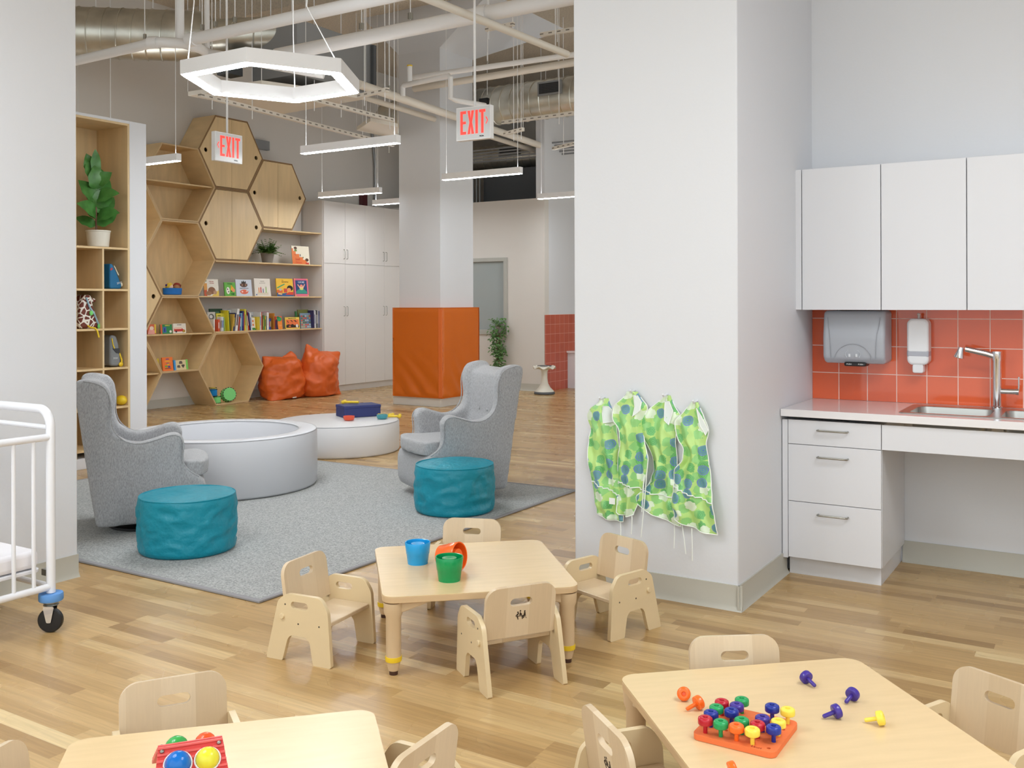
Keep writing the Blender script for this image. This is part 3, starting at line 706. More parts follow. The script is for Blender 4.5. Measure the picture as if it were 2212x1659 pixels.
# ================================================================== RED BALL TOY
rt = thing('ball_pounder', 'red corrugated wooden toy house with coloured balls set in its roof', 'toy', (-1.755, 1.452, .305), math.radians(53))
REDT = mat('red_toy_paint', (206, 62, 60), .35)
RL, RH, SW = .068, .122, .105           # half length, ridge height, slope length
for s_, nm_ in ((-1, 'front'), (1, 'rear')):
    # local frame of one roof slope: u along the ridge, v down the slope
    sl = math.radians(38)
    Ml = Matrix.Translation((0, 0, RH)) @ Matrix(((1, 0, 0, 0), (0, s_ * math.cos(sl), s_ * math.sin(sl), 0), (0, -math.sin(sl), math.cos(sl), 0), (0, 0, 0, 1)))
    rf = MB().prism([(-RL, 0), (RL, 0), (RL + .012, SW), (-RL - .012, SW)], -.004, .004, XY, holes=[circ(-.028, .045, .029, 22), circ(.034, .045, .027, 22)], M=Ml).build('roof_slope', REDT, rt, bevel=.001)
    for k in range(7):
        y = .004 + .015 * k; b = MB(); x1 = RL + .012 * y / SW
        hw = lambda cx_, r_: math.sqrt(max(0, r_ * r_ - (y - .045) ** 2))
        segs = [(-x1, -.028 - hw(-.028, .031)), (-.028 + hw(-.028, .031), .034 - hw(.034, .029)), (.034 + hw(.034, .029), x1)] if abs(y - .045) < .031 else [(-x1, x1)]
        b.bm.free()
        for (xa, xb) in segs:
            if xb - xa > .004: MB().tube([Ml @ Vector((xa, y, .004)), Ml @ Vector((xb, y, .004))], .0035, 6).build('rib', mat('red_toy_paint_light', (226, 92, 86), .35), rf)
    for (x, r_, c_, nm2) in (((-.028, .027, (0, 110, 200), 'blue ball'), (.034, .025, (232, 226, 60), 'yellow ball')) if s_ < 0 else ((-.028, .027, (60, 170, 80), 'green ball'), (.034, .025, (240, 92, 40), 'orange ball'))):
        p = Ml @ Vector((x, .045, .006)); o = MB().ball(p, r_, 20).build('ball', mat('ball_%d_%d_%d' % c_, c_, .2), rt); o['label'] = nm2
        MB().tube([Ml @ Vector((x + (r_ + .002) * math.cos(2 * PI * k / 24), .045 + (r_ + .002) * math.sin(2 * PI * k / 24), .005)) for k in range(24)], .002, 6, closed=True).build('hole_ring', C_(240, 236, 236), rt)
    for x, y in ((-.060, .012), (-.068, .085), (.060, .012), (.068, .085)):
        MB().ball(Ml @ Vector((x, y, .0065)), (.005, .005, .004), 12).build('bolt', NICKEL, rt)
c38, s38 = math.cos(math.radians(38)) * SW, RH - math.sin(math.radians(38)) * SW
for s_ in (-1, 1):
    MB().prism([(-c38 + .012, 0), (c38 - .012, 0), (c38 - .012, s38), (0, RH - .006), (-c38 + .012, s38)], s_ * (RL - .012) - .004, s_ * (RL - .012) + .004, lambda u, v, w_: (w_, u, v)).build('end_wall', MAPLE, rt, bevel=.001)
    MB().box(-RL + .016, RL - .016, s_ * (c38 - .016) - .004, s_ * (c38 - .016) + .004, 0, s38).build('side_wall', REDT, rt)

# ================================================================== CRIB
cb = thing('crib', 'white metal rolling crib with bars and a mattress against the left wall', 'crib', (-3.9, 2.488, 0))
def cad(*a): return [Vector(p) for p in a]
XE = -.60
arc = [(-.075 + .075 * math.cos(t), 0, .875 + .078 * math.sin(t)) for t in [PI / 2 * k / 8 for k in range(9)]]
arc2 = [(XE + .075 - .075 * math.cos(t), 0, .875 + .078 * math.sin(t)) for t in [PI / 2 * k / 8 for k in range(9)]]
hoop = [(0, 0, .165)] + arc + list(reversed(arc2)) + [(XE, 0, .165)]
MB().tube(hoop, .019, 14).build('end_frame', CRIBM, cb)
MB().tube([(0, 0, .875), (XE, 0, .875)], .011, 10).build('end_rail', CRIBM, cb)
MB().tube([(0, 0, .19), (XE, 0, .19)], .013, 10).build('end_rail', CRIBM, cb)
far = MB().tube([(p[0], -1.0, p[2]) for p in hoop], .019, 14).build('end_frame', CRIBM, cb)
for x in (0, XE):
    MB().tube([(x, 0, .835), (x, -1.0, .835)], .0155, 12).build('side_rail', CRIBM, cb)
    MB().tube([(x, 0, .19), (x, -1.0, .19)], .0155, 12).build('side_rail', CRIBM, cb)
    for k in range(11): MB().tube([(x, -.088 * (k + 1) + .01, .19), (x, -.088 * (k + 1) + .01, .835)], .0085, 10).build('spindle', CRIBM, cb)
MB().prism(rounded([(XE + .03, -.97), (-.03, -.97), (-.03, -.03), (XE + .03, -.03)], .03), .275, .352, XY).build('mattress', SHEETW, cb, bevel=.02, seg=4)
MB().prism(rounded([(XE + .028, -.975), (-.028, -.975), (-.028, -.025), (XE + .028, -.025)], .03), .255, .272, XY).build('bed_frame', CRIBM, cb, bevel=.004)
MB().box(-.05, .012, -.012, .012, .235, .262).build('bracket', NICKEL, cb)
BLUEF = mat('blue_foam', (96, 150, 214), .75)
for x in (0, XE):
    for y in (0, -1.0):
        MB().lathe([(0, .163), (.048, .163), (.050, .158), (.050, .136), (.048, .131), (0, .131)], 26, c=(x, y, 0)).build('foam_bumper', BLUEF, cb)
        cs = MB().lathe([(0, .131), (.034, .131), (.034, .124), (.028, .118), (.032, .112), (0, .110)], 20, c=(x, y, 0)).build('caster_plate', NICKEL, cb)
        M = Matrix.Translation((x + .016, y - .012, .052)) @ Matrix.Rotation(math.radians(35), 4, 'Z')
        MB().lathe([(0, -.014), (.030, -.014), (.048, -.013), (.052, -.008), (.052, .008), (.048, .013), (.030, .014), (0, .014)], 28, M=M @ Matrix.Rotation(PI / 2, 4, 'X')).build('wheel', BLACK, cb)
        for s in (-1, 1):
            MB().prism(rounded([(-.026, .062), (.022, .062), (.008, -.008), (-.010, -.008)], .006), s * .020 - .0012, s * .020 + .0012, XZ, M=M).build('fork', CHROME, cb)

# ================================================================== POUFS, BALL PIT, DISC
def wrinkle(p, s, amp, sc):
    v = noise.ridged_multi_fractal(Vector(p) * sc + Vector((s, s * 2, 0)), .9, 2.1, 3, 1.0, 2.0)
    return amp * (v - 1.1)
def soft_cyl(name, label, cat, x, y, z, r, h, m, seed_, dome=.02, ell=0, rz=0):
    t = thing(name, label, cat, (x, y, z), rz)
    prof = [(0, 0), (r * .5, 0), (r * .93, .0), (r * .985, .012), (r, .03)]
    for k in range(1, 22): prof.append((r * (1 + .012 * math.sin(PI * k / 22)), .03 + (h - .05) * k / 22))
    prof += [(r * .992, h - .012), (r * .965, h - .001), (r * .95, h - .004)]
    for k in range(1, 12): q = .94 * (1 - k / 12); prof.append((r * q, h - .004 + dome * (1 - q * q)))
    prof.append((0, h - .004 + dome))
    b = MB(); b.lathe(prof, 96)
    for v in b.bm.verts:
        p = v.co; rr = math.hypot(p.x, p.y)
        if p.z > .012 and p.z < h - .02 and rr > r * .9:
            n_ = Vector((p.x / rr, p.y / rr, 0)); wv = wrinkle((p.x * 1.0, p.y * 1.0, p.z * 1.7), seed_, .013, 8) + .006 * noise.noise(Vector((p.x * 9, p.y * 9, p.z * 4 + seed_)))
            k = min(1, (p.z - .01) / .05, (h - .02 - p.z) / .05); v.co = p + n_ * wv * k
        elif p.z >= h - .01:
            v.co.z += .006 * noise.noise(Vector((p.x * 7, p.y * 7, seed_)))
    o = b.build('cover', m, t, ang=180)
    ring_ = [(r * .975 * math.cos(a), r * .975 * math.sin(a), h - .003) for a in [2 * PI * k / 72 for k in range(72)]]
    MB().tube(ring_, .004, 6, closed=True).build('piping', m, t)
    return t
TEALW = mat('teal_nylon_cover', (0, 138, 160), .45, bump=(18, .5, .02))
soft_cyl('pouf', 'round teal fabric pouf beside the left grey armchair', 'pouf', -4.490, 3.70, .012, .268, .315, TEALW, 3.1)
soft_cyl('pouf', 'round teal fabric pouf in front of the right grey armchair', 'pouf', -3.784, 5.332, .012, .266, .315, TEALW, 8.4, dome=.03)
bp_ = thing('ball_pit', 'large round pale grey padded ring pit in the middle of the rug', 'ball pit', (-5.838, 5.164, .012))
R_, r_, h_ = .70, .555, .425
MB().lathe([(r_, .05), (r_, h_ - .02), (r_ + .008, h_ - .005), (r_ + .03, h_), (R_ - .03, h_), (R_ - .008, h_ - .006), (R_, h_ - .02), (R_ + .004, h_ * .5), (R_, .02), (R_ - .012, .003), (R_ - .05, 0), (.0, .0), (0, .05), (r_, .05)], 96).build('wall', VINYLG, bp_, ang=70)
for q, z_ in ((R_ - .006, h_ - .008), (r_ + .004, h_ - .008)):
    MB().tube([(q * math.cos(a), q * math.sin(a), z_) for a in [2 * PI * k / 96 for k in range(96)]], .0035, 6, closed=True).build('seam', mat('grey_seam', (176, 177, 182), .5), bp_)
ds = thing('foam_disc', 'low round pale vinyl platform behind the ring pit with toys on it', 'platform', (-6.329, 6.992, 0))
MB().lathe([(0, 0), (.56, 0), (.575, .004), (.585, .02), (.586, .15), (.583, .268), (.572, .285), (.555, .29), (0, .29)], 96).build('body', VINYLW, ds, ang=60)
MB().tube([(.576 * math.cos(a), .576 * math.sin(a), .284) for a in [2 * PI * k / 96 for k in range(96)]], .003, 6, closed=True).build('seam', mat('grey_seam', (176, 177, 182), .5), ds)
# toys on the disc
NAVY = mat('navy_fabric', (40, 50, 108), .6)
nb = thing('storage_box', 'navy blue fabric box standing on the round platform', 'box', (-6.36, 7.32, .29), math.radians(62))
MB().box(-.19, .19, -.12, .12, 0, .105).build('body', NAVY, nb, bevel=.008)
MB().box(-.193, .193, -.123, .123, .085, .116).build('lid', NAVY, nb, bevel=.008)
def bowl(label, c_, x, y):
    t = thing('toy_bowl', label, 'bowl', (x, y, .291), 0, 'small play bowls on the platform')
    MB().lathe([(0, 0), (.035, 0), (.046, .006), (.052, .02), (.054, .042), (.050, .043), (.047, .02), (.04, .008), (0, .006)], 28).build('shell', mat('bowl_%d_%d_%d' % c_, c_, .35), t)
bowl('small orange play bowl in front of the navy box', (226, 88, 58), -6.19, 6.99)
bowl('small teal play bowl right of the navy box', (70, 150, 162), -5.99, 7.24)
YP = mat('yellow_plastic', (240, 206, 50), .35)
def rattle(label, x, y, z, a):
    t = thing('toy_hammer', label, 'toy', (x, y, z), math.radians(a), 'yellow plastic toys')
    MB().tube([(-.07, 0, .014), (.07, 0, .014)], .011, 12).build('handle', YP, t)
    MB().tube([(-.085, -.026, .016), (-.085, .026, .016)], .016, 14).ball((-.085, -.026, .016), .019, 12).ball((-.085, .026, .016), .019, 12).build('head', YP, t)
rattle('yellow toy hammer lying on top of the navy box', -6.45, 7.33, .407, 20)
rattle('yellow toy hammer lying on the platform behind the teal bowl', -6.12, 7.42, .291, 190)
rattle('yellow toy hammer beside the teal bowl near the platform edge', -5.99, 7.37, .291, 215)

# ================================================================== ARMCHAIRS
KZ = .965
FX = lambda x, z: (x - .33) * .83 + (.035 * min(1, (z - .68) / .1) if (z > .68 and x > .0) else 0)
def make_armchair():
    t = thing('armchair', 'x', 'armchair')
    side = [(.03, .055), (-.015, .30), (-.085, .75), (-.12, .94), (-.10, .975), (-.04, .985), (.04, .965), (.085, .91), (.10, .82), (.11, .72), (.155, .635), (.24, .585), (.34, .575), (.46, .605), (.54, .630), (.605, .622), (.635, .57), (.625, .50), (.62, .43), (.67, .375), (.74, .34), (.775, .29), (.775, .12), (.74, .055)]
    b = MB()
    W = .338
    def tw(x, z):      # side panels lean outwards with height, narrow towards the base
        return W - .055 * (1 - min(1, max(0, (z - .05) / .75))) + .012 * max(0, z - .7)
    for s in (-1, 1):
        lo_ = []; hi_ = []
        A = [b.bm.verts.new((FX(x, z), s * tw(x, z), z * KZ)) for x, z in side]; B = [b.bm.verts.new((FX(x, z), s * (tw(x, z) - .10), z * KZ)) for x, z in side]
        b._f(A); b._f(B[::-1])
        for i in range(len(side)): j = (i + 1) % len(side); b._f([A[i], A[j], B[j], B[i]])
    # back slab
    back = [(.03, .055), (-.015, .30), (-.085, .75), (-.115, .925), (-.09, .945), (-.01, .942), (.035, .90), (.06, .76), (.09, .60), (.15, .40), (.2, .055)]
    b.prism([(FX(x, z), z * KZ) for x, z in back], -.31, .31, XZ)
    # seat base, rounded in front
    b.prism([(-.19, .053), (.36, .053), (.385, .115), (.385, .26), (.365, .314), (-.19, .314)], -.285, .285, XZ)
    o = b.build('body', FABRIC, t, ang=180)
    rm = o.modifiers.new('remesh', 'REMESH'); rm.mode = 'VOXEL'; rm.voxel_size = .014; rm.use_smooth_shade = True
    sm = o.modifiers.new('smooth', 'SMOOTH'); sm.factor = .6; sm.iterations = 14
    cu = MB(); cu.prism(rounded([(-.20, -.225), (.245, -.225), (.26, -.27), (.365, -.265), (.40, -.15), (.41, 0), (.40, .15), (.365, .265), (.26, .27), (.245, .225), (-.20, .225)], .03), .322, .425, XY)
    for v in cu.bm.verts: pass
    co_ = cu.build('seat_cushion', FABRIC, t, ang=180)
    rm = co_.modifiers.new('remesh', 'REMESH'); rm.mode = 'VOXEL'; rm.voxel_size = .012; rm.use_smooth_shade = True
    sm = co_.modifiers.new('smooth', 'SMOOTH'); sm.factor = .6; sm.iterations = 16
    for (x, y, z) in ((-.226, -.07, .775), (-.226, .07, .775), (-.212, 0, .69), (-.200, -.07, .605), (-.200, .07, .605)):
        MB().ball((x + .004, y, z), (.006, .013, .013), 12).build('button', FABRIC, t)
    for s in (-1, 1):
        pts = []
        for x, z in side[5:21]:
            pts.append((FX(x, z) - (.008 if z > .9 else 0), s * (tw(x, z) - .004), z * KZ - (.010 if z < .75 and x > .2 and z > .55 else .012 if z > .9 else 0)))
        P = []
        for i in range(len(pts) - 1):
            for k in range(4): a_, c_ = Vector(pts[i]), Vector(pts[i + 1]); P.append(a_.lerp(c_, k / 4))
        P.append(Vector(pts[-1]))
        for _ in range(6): P = [P[0]] + [(P[i - 1] + P[i] * 2 + P[i + 1]) / 4 for i in range(1, len(P) - 1)] + [P[-1]]
        MB().tube(P, .0045, 6).build('piping', FABRIC, t)
    MB().lathe([(0, .0), (.24, .0), (.25, .006), (.25, .018), (.24, .022), (0, .024)], 40).lathe([(.05, .02), (.05, .06)], 16).build('swivel_base', BLACK, t, loc=(.05, 0, 0))
    return t
a0 = make_armchair(); a0.location = (-5.255, 3.97, .012); a0.rotation_euler = (0, 0, math.radians(52)); a0['label'] = 'grey wingback swivel armchair seen from behind, next to the left wall end'; a0['group'] = 'grey wingback armchairs'
a1 = copy_tree(a0); a1.location = (-4.116, 5.855, .012); a1.rotation_euler = (0, 0, math.radians(238)); a1['label'] = 'grey wingback swivel armchair with buttoned back, facing the ring pit'
# ================================================================== HONEYCOMB WALL
XF, XB = -10.49, -10.935
HS, HH = .586, .4985            # half widths: corner to corner / flat to flat
def hexo(k=1.0, dy=0):
    s, h = HS * k if dy == 0 else HS - dy * 1.155, HH * k if dy == 0 else HH - dy
    return [(-s, 0), (-s / 2, -h), (s / 2, -h), (s, 0), (s / 2, h), (-s / 2, h)]
def hexunit(yc, zc, label, door=False, shelf=False, nm_='honeycomb_shelf'):
    t = thing(nm_, label, 'shelf', (XB, yc, zc), 0, 'birch plywood honeycomb wall units')
    D = XF - XB
    MB().prism(hexo(), 0, D, YZ, holes=[hexo(dy=.019)]).build('frame', PLYI, t, bevel=.0012)
    MB().prism(hexo(dy=.001), D, D + .0012, YZ, holes=[hexo(dy=.018)]).build('front_edge', PLYD if door else PLYE, t)
    MB().prism(hexo(dy=.018), 0, .012, YZ).build('back_panel', PLYI, t)
    if shelf: MB().box(.012, D - .03, -HS + .03, HS - .03, -.009, .009).build('shelf_board', PLYI, t)
    if door:
        for s in (-1, 1):
            hx = hexo(dy=.0235); hs_ = hx[3][0]; hh = hx[4][1]
            if s > 0: o = [(.002, -hh), (hs_ / 2, -hh), (hs_, 0), (hs_ / 2, hh), (.002, hh)]
            else: o = [(-.002, -hh), (-.002, hh), (-hs_ / 2, hh), (-hs_, 0), (-hs_ / 2, -hh)]
            MB().prism(o, D - .017, D + .002, YZ, holes=[circ(s * (hs_ - .105), .0, .030, 20)]).build('door', PLY, t, bevel=.001)
    return t
CA, CB_, CC, CD = 9.42, 8.541, 10.299, 7.662
hexunit(CA, 3.5, 'topmost honeycomb cabinet with two plywood doors', True, nm_='honeycomb_cabinet')
hexunit(CA, 2.5, 'honeycomb cabinet with two doors directly below the topmost one', True, nm_='honeycomb_cabinet')
hexunit(CC, 3.0, 'rightmost honeycomb cabinet with two doors, above the fern shelf', True, nm_='honeycomb_cabinet')
hexunit(CA, .5, 'open honeycomb unit on the floor with soft toy blocks', False)
hexunit(CB_, 3.0, 'open honeycomb unit at upper left, left of the topmost cabinet', False, True)
hexunit(CB_, 2.0, 'open honeycomb unit holding the blue basket of dolls')
hexunit(CB_, 1.0, 'open honeycomb unit with picture books on its middle shelf', False, True)
hexunit(CD, 2.5, 'open honeycomb unit at the left edge above the one with a round hole')
hexunit(CD, 1.5, 'honeycomb cabinet at the left edge, only one finger hole showing', True, nm_='honeycomb_cabinet')
hexunit(CD, .5, 'open honeycomb unit near the floor at the left edge', False, True)
# plain book shelves between honeycomb and tall cabinets
for (z0, z1, y0, lb) in ((2.480, 2.498, 10.012, 'topmost plywood wall shelf, under the rightmost honeycomb cabinet'), (1.982, 2.000, 9.13, 'plywood wall shelf carrying the fern'),
                         (1.491, 1.509, 8.838, 'plywood wall shelf with picture books facing out'), (1.001, 1.019, 9.13, 'lowest plywood wall shelf with the long row of books')):
    t = MB().box(XB, XF, y0, 11.222, z0, z1).build('wall_shelf', PLYI, bevel=.001); tag(t, lb, 'shelf', 'plywood shelves right of the honeycomb')
struct(MB().box(XB, -10.9, 10.6, 11.2, 2.5, 2.99).build('trim_4', WHITEW))
# ================================================================== TALL CABINETS
ys = [11.24, 12.22, 13.20]
for k, y0 in enumerate(ys[:2]):
    t = thing('tall_cabinet', ['tall white four door cabinet next to the book shelves', 'tall white four door cabinet half hidden by the padded column'][k], 'cabinet', (XB, y0, 0), 0, 'tall white storage cabinets')
    D = .457
    MB().box(0, D, 0.001 if k else -.014, .979, .10, 3.01).build('body', WHITEW, t)
    MB().box(0, D - .03, .0, .979, 0, .10).build('kick', WHITEW, t)
    for (z0, z1, hz) in ((.102, 2.029, 1.20), (2.034, 3.008, 2.11)):
        for j in range(2):
            d = MB().box(D + .001, D + .020, .0015 + .49 * j, .4885 + .49 * j, z0, z1).build('door', WHITEW, t, bevel=.0012)
            y = .455 if j == 0 else .525
            MB().tube([(D + .02, y, hz), (D + .045, y, hz + .004), (D + .05, y, hz + .015), (D + .05, y, hz + .135), (D + .045, y, hz + .146), (D + .02, y, hz + .15)], .0045, 8).build('handle', NICKEL, d)
# ================================================================== CUBBY UNIT BY THE LEFT WALL
cx = -7.45
cu = thing('cubby_cabinet', 'tall white and plywood cubby cabinet holding bags and a fig plant', 'cabinet', (cx, 4.7, 0))
Y0, Y1 = .295, .795           # opening (local y)
b = MB(); b.box(-.46, 0, -.05, Y0 - .012, 0, 3.035); b.box(-.46, 0, Y1 + .02, .99, 0, 3.035); b.box(-.46, 0, Y0 - .012, Y1 + .02, 3.01, 3.035); b.box(-.46, 0, Y0 - .012, Y1 + .02, 0, .09)
b.build('casing', WHITE, cu, bevel=.002)
b = MB(); b.box(-.455, -.002, Y0 - .012, Y0, .09, 3.01); b.box(-.455, -.002, Y1, Y1 + .02, .09, 3.01); b.box(-.455, -.44, Y0, Y1, .09, 3.01); b.box(-.455, -.002, Y0, Y1, 2.99, 3.01)
b.build('lining', PLY, cu, bevel=.001)
YM = (Y0 + Y1) / 2 + .005
MB().box(-.44, -.004, YM - .008, YM + .008, .11, 1.885).build('divider', PLY, cu)
for z in (1.885, 1.52, 1.175, .83, .485, .14): MB().box(-.44, -.003, Y0, Y1, z - .0, z + .018).build('shelf_board', PLYI, cu, bevel=.001)
# bags
def bag(name, label, loc, prof, w, m, rz=0):
    t = thing(name, label, 'bag', loc, rz)
    o = MB().prism(prof, -w / 2, w / 2, XZ).build('body', m, t, ang=60)
    bv = o.modifiers.new('bevel', 'BEVEL'); bv.width = .02; bv.segments = 3; bv.limit_method = 'ANGLE'; bv.angle_limit = math.radians(30)
    return t
BAGB = mat('teal_blue_bag', (20, 104, 150), .6)
t = thing('backpack', 'blue child backpack with a red and cream front in the upper cubby', 'bag', (cx - .12, 5.355, 1.538))
MB().prism(rounded([(-.0, 0.002), (.11, 0.002), (.125, .03), (.07, .15), (.03, .22), (-.0, .225)], .02), -.14, .06, lambda u, v, w_: (w_, u, v)).build('body', BAGB, t, bevel=.014, seg=3)
MB().prism(rounded([(.035, .215), (.05, .20), (.092, .125), (.083, .12)], .004), .060, .0625, lambda u, v, w_: (w_, u, v)).build('cream_panel', C_(222, 214, 190), t)
MB().prism([(.004, .178), (.022, .19), (.028, .175), (.006, .160)], .060, .0625, lambda u, v, w_: (w_, u, v)).build('red_panel', C_(190, 50, 50), t)
text_mesh('ZOO', .022, C_(235, 235, 235), 'lettering', t, FACE_X(.0632, .093, .055) @ Matrix.Rotation(.25, 4, 'Z'))
MB().ball((.05, .122, .04), (.015, .012, .02), 12).build('pull_tab', C_(222, 214, 190), t)
def m_giraffe():
    m = bpy.data.materials.new('giraffe_print'); m.use_nodes = True; N, L = nt(m); b_ = N['Principled BSDF']
    tc = N.new('ShaderNodeTexCoord'); v = N.new('ShaderNodeTexVoronoi'); v.feature = 'DISTANCE_TO_EDGE'; v.inputs['Scale'].default_value = 20; L.new(tc.outputs['Object'], v.inputs['Vector'])
    g = N.new('ShaderNodeMath'); g.operation = 'GREATER_THAN'; g.inputs[1].default_value = .09; L.new(v.outputs['Distance'], g.inputs[0])
    mx = N.new('ShaderNodeMix'); mx.data_type = 'RGBA'; L.new(g.outputs[0], mx.inputs[0]); mx.inputs[6].default_value = srgb(232, 226, 216); mx.inputs[7].default_value = srgb(110, 50, 38); L.new(mx.outputs[2], b_.inputs['Base Color']); b_.inputs['Roughness'].default_value = .7
    return m
GIR = m_giraffe()
t = thing('backpack', 'child backpack with brown and white giraffe print and yellow strap', 'bag', (cx - .12, 5.12, 1.193))
b = MB(); b.prism(rounded([(-.06, .002), (.12, .002), (.13, .05), (.075, .20), (.06, .29), (.0, .295), (-.05, .2)], .03), -.12, .06, lambda u, v, w_: (w_, u, v)); b.build('body', GIR, t, bevel=.02, seg=3)
MB().ball((.05, .07, .245), (.02, .03, .02), 12).build('ear', GIR, t)
MB().tube([(.065, .0, .27), (.067, .03, .19), (.067, .075, .13), (.066, .12, .03)], .008, 8).build('strap', C_(150, 180, 196), t)
MB().ball((.07, .045, .135), (.01, .018, .022), 12).ball((.07, .122, .02), (.01, .018, .024), 12).build('green_tag', C_(120, 210, 110), t)
MB().tube([(.07, .01, .03), (.085, .025, .012), (.125, .045, .006), (.132, .06, -.02), (.132, .075, -.075)], .007, 8).build('yellow_strap', YEL, t)
t = thing('backpack', 'grey child backpack with a yellow zip and wheels in the right hand cubby', 'bag', (cx - .12, 5.36, .848))
MB().prism(rounded([(-.005, .012), (.09, .002), (.105, .05), (.085, .2), (.06, .275), (.0, .29)], .03), -.14, .06, lambda u, v, w_: (w_, u, v)).build('body', mat('grey_bag', (128, 130, 132), .7), t, bevel=.018, seg=3)
MB().tube([(.063, .012, .255), (.066, .02, .20), (.066, .035, .165)], .005, 6).build('zip', YEL, t)
MB().prism([(.018, .165), (.088, .165), (.086, .12), (.055, .125)], .060, .066, lambda u, v, w_: (w_, u, v)).build('dark_pocket', C_(44, 44, 48), t)
text_mesh('ZOO', .020, C_(230, 230, 230), 'lettering', t, FACE_X(.0668, .045, .078))
MB().tube([(.05, .095, .12), (.06, .112, .06), (.062, .108, .02)], .008, 8).ball((.065, .1, .022), (.012, .022, .022), 14).build('yellow_strap', YEL, t)
t = thing('soft_toy', 'yellow soft toy peeking out behind the left armchair in the low cubby', 'toy', (cx - .12, 5.475, .503))
MB().ball((.05, 0, .045), (.06, .045, .044), 18).ball((.08, .028, .05), (.02, .018, .018), 12).build('body', C_(236, 200, 40), t)

# ================================================================== PLANTS
def leaf(b, base, dirv, upv, L_, W_, curl=.25, n=7, pts=3, neck=.35, fold=.15):
    d = Vector(dirv).normalized(); u = Vector(upv); s = d.cross(u).normalized(); u = s.cross(d).normalized(); rows_ = []
    for i in range(n + 1):
        k = i / n; w_ = W_ / 2 * (math.sin(PI * min(1, k * 1.0) ** .75) ** .8) * (1 - neck * math.exp(-((k - .38) / .16) ** 2)) * (1 if k < .98 else .3)
        if i == 0: w_ = W_ * .03
        c_ = Vector(base) + d * (L_ * k) - u * (curl * L_ * k * k)
        rows_.append([b.bm.verts.new(c_ + s * (w_ * q) + u * (fold * abs(q) * w_ + .004 * L_ / .2 * math.sin(k * 14 + q * 3) * abs(q))) for q in (-1, -.5, 0, .5, 1)])
    for A, B in zip(rows_, rows_[1:]):
        for j in range(4): b._f([A[j], A[j + 1], B[j + 1], B[j]])
fg = thing('fiddle_leaf_fig', 'potted fiddle leaf fig with large green leaves at the top of the cubby cabinet', 'plant', (cx - .17, 5.318, 1.904))
MB().lathe([(0, .002), (.078, .002), (.088, .01), (.1, .135), (.105, .14), (.105, .150), (.098, .150), (.095, .135), (0, .13)], 32).build('pot', POTW, fg)
MB().lathe([(0, .136), (.093, .136)], 24).build('soil', BROWN, fg)
MB().tube([(-.01, -.01, .13), (-.005, -.018, .25), (0, -.02, .40), (-.01, -.015, .55), (.0, -.01, .66)], [.009, .008, .007, .006, .004], 8).build('stem', STEM, fg)
b = MB()
for (z, a, el_, L_, W_, c_) in ((.18, -110, 28, .17, .11, .3), (.19, 60, 34, .20, .12, .2), (.26, 10, 20, .20, .15, .35), (.28, -60, 25, .20, .16, .5), (.30, 70, 42, .21, .15, .3), (.34, 30, 55, .19, .16, .35), (.40, -80, 50, .20, .15, .5), (.42, 0, 25, .19, .16, .5),
                          (.45, 50, 55, .18, .15, .3), (.50, -30, 60, .19, .15, .5), (.52, 60, 70, .17, .13, .3), (.55, 20, 40, .15, .12, .4), (.56, -95, 62, .20, .12, .1), (.60, 80, 75, .10, .06, .1), (.60, -60, 82, .25, .09, -.05), (.58, -120, 66, .24, .13, -.1), (.24, 150, 50, .18, .14, .2), (.38, 170, 55, .18, .14, .2)):
    a = math.radians(a); e = math.radians(el_)
    dv = Vector((math.cos(a) * math.cos(e), math.sin(a) * math.cos(e) * .75, math.sin(e)))
    leaf(b, Vector((0, -.02, z)) + dv * .015, dv, (.9, -.3, .55), L_, W_ * 1.15, c_, n=9, neck=.18, fold=.2)
o = b.build('foliage', LEAF, fg, ang=180)
fn = thing('potted_fern', 'small fern in a grey pot on the wall shelf below the rightmost honeycomb cabinet', 'plant', (-10.68, 10.27, 2.001))
MB().lathe([(0, .001), (.072, .001), (.076, .006), (.098, .135), (.102, .14), (.102, .15), (.094, .15), (0, .135)], 28).build('pot', POTG, fn)
b = MB(); random.seed(3)
for k in range(150):
    a = random.uniform(0, 2 * PI); e = random.uniform(.1, 1.5); L_ = random.uniform(.14, .27)
    d = Vector((math.cos(a) * math.cos(e), math.sin(a) * math.cos(e), math.sin(e))); base = Vector((.04 * math.cos(a), .04 * math.sin(a), .145))
    for q in range(1, 8):
        p = base + d * (L_ * q / 8) - UP * (L_ * .35 * (q / 8) ** 2 * math.cos(e)); sd_ = d.cross(UP).normalized()
        for s in (-1, 1): leaf(b, p, d * .5 + sd_ * s + Vector((0, 0, random.uniform(-.3, .4))), (0, 0, 1), .045 * (1.15 - q / 9), .030, .2, 2, neck=0)
b.build('foliage', LEAF2, fn, ang=180)
tp = thing('trailing_plant', 'leafy trailing plant hanging beside the window in the far room', 'plant', (-8.43, YB - .09, .3))
MB().lathe([(0, .62), (.055, .62), (.075, .76), (.07, .76), (0, .74)], 20, c=(0, .02, 0)).build('wall_pot', POTG, tp)
b = MB(); random.seed(5)
for k in range(520):
    z = random.random() ** .9; zz = .86 - .80 * z; wv = (.155 - .07 * z) + .02 * math.sin(zz * 22)
    x = random.uniform(-wv, wv) + .02 * math.sin(zz * 9); y = random.uniform(-.10, .04)
    a = random.uniform(0, 2 * PI)
    leaf(b, (x, y, zz), (math.cos(a), -abs(math.sin(a)) * .6, random.uniform(-.7, .3)), (0, -.5, 1), .055, .034, .2, 3, neck=0)
b.build('foliage', LEAF3, tp, ang=180)
MB().tube([(0, 0, .76), (.02, -.02, .4), (0, -.02, .06)], .006, 6).tube([(-.05, 0, .76), (-.03, -.03, .5), (-.02, -.03, .12)], .005, 6).build('stem', STEM, tp)

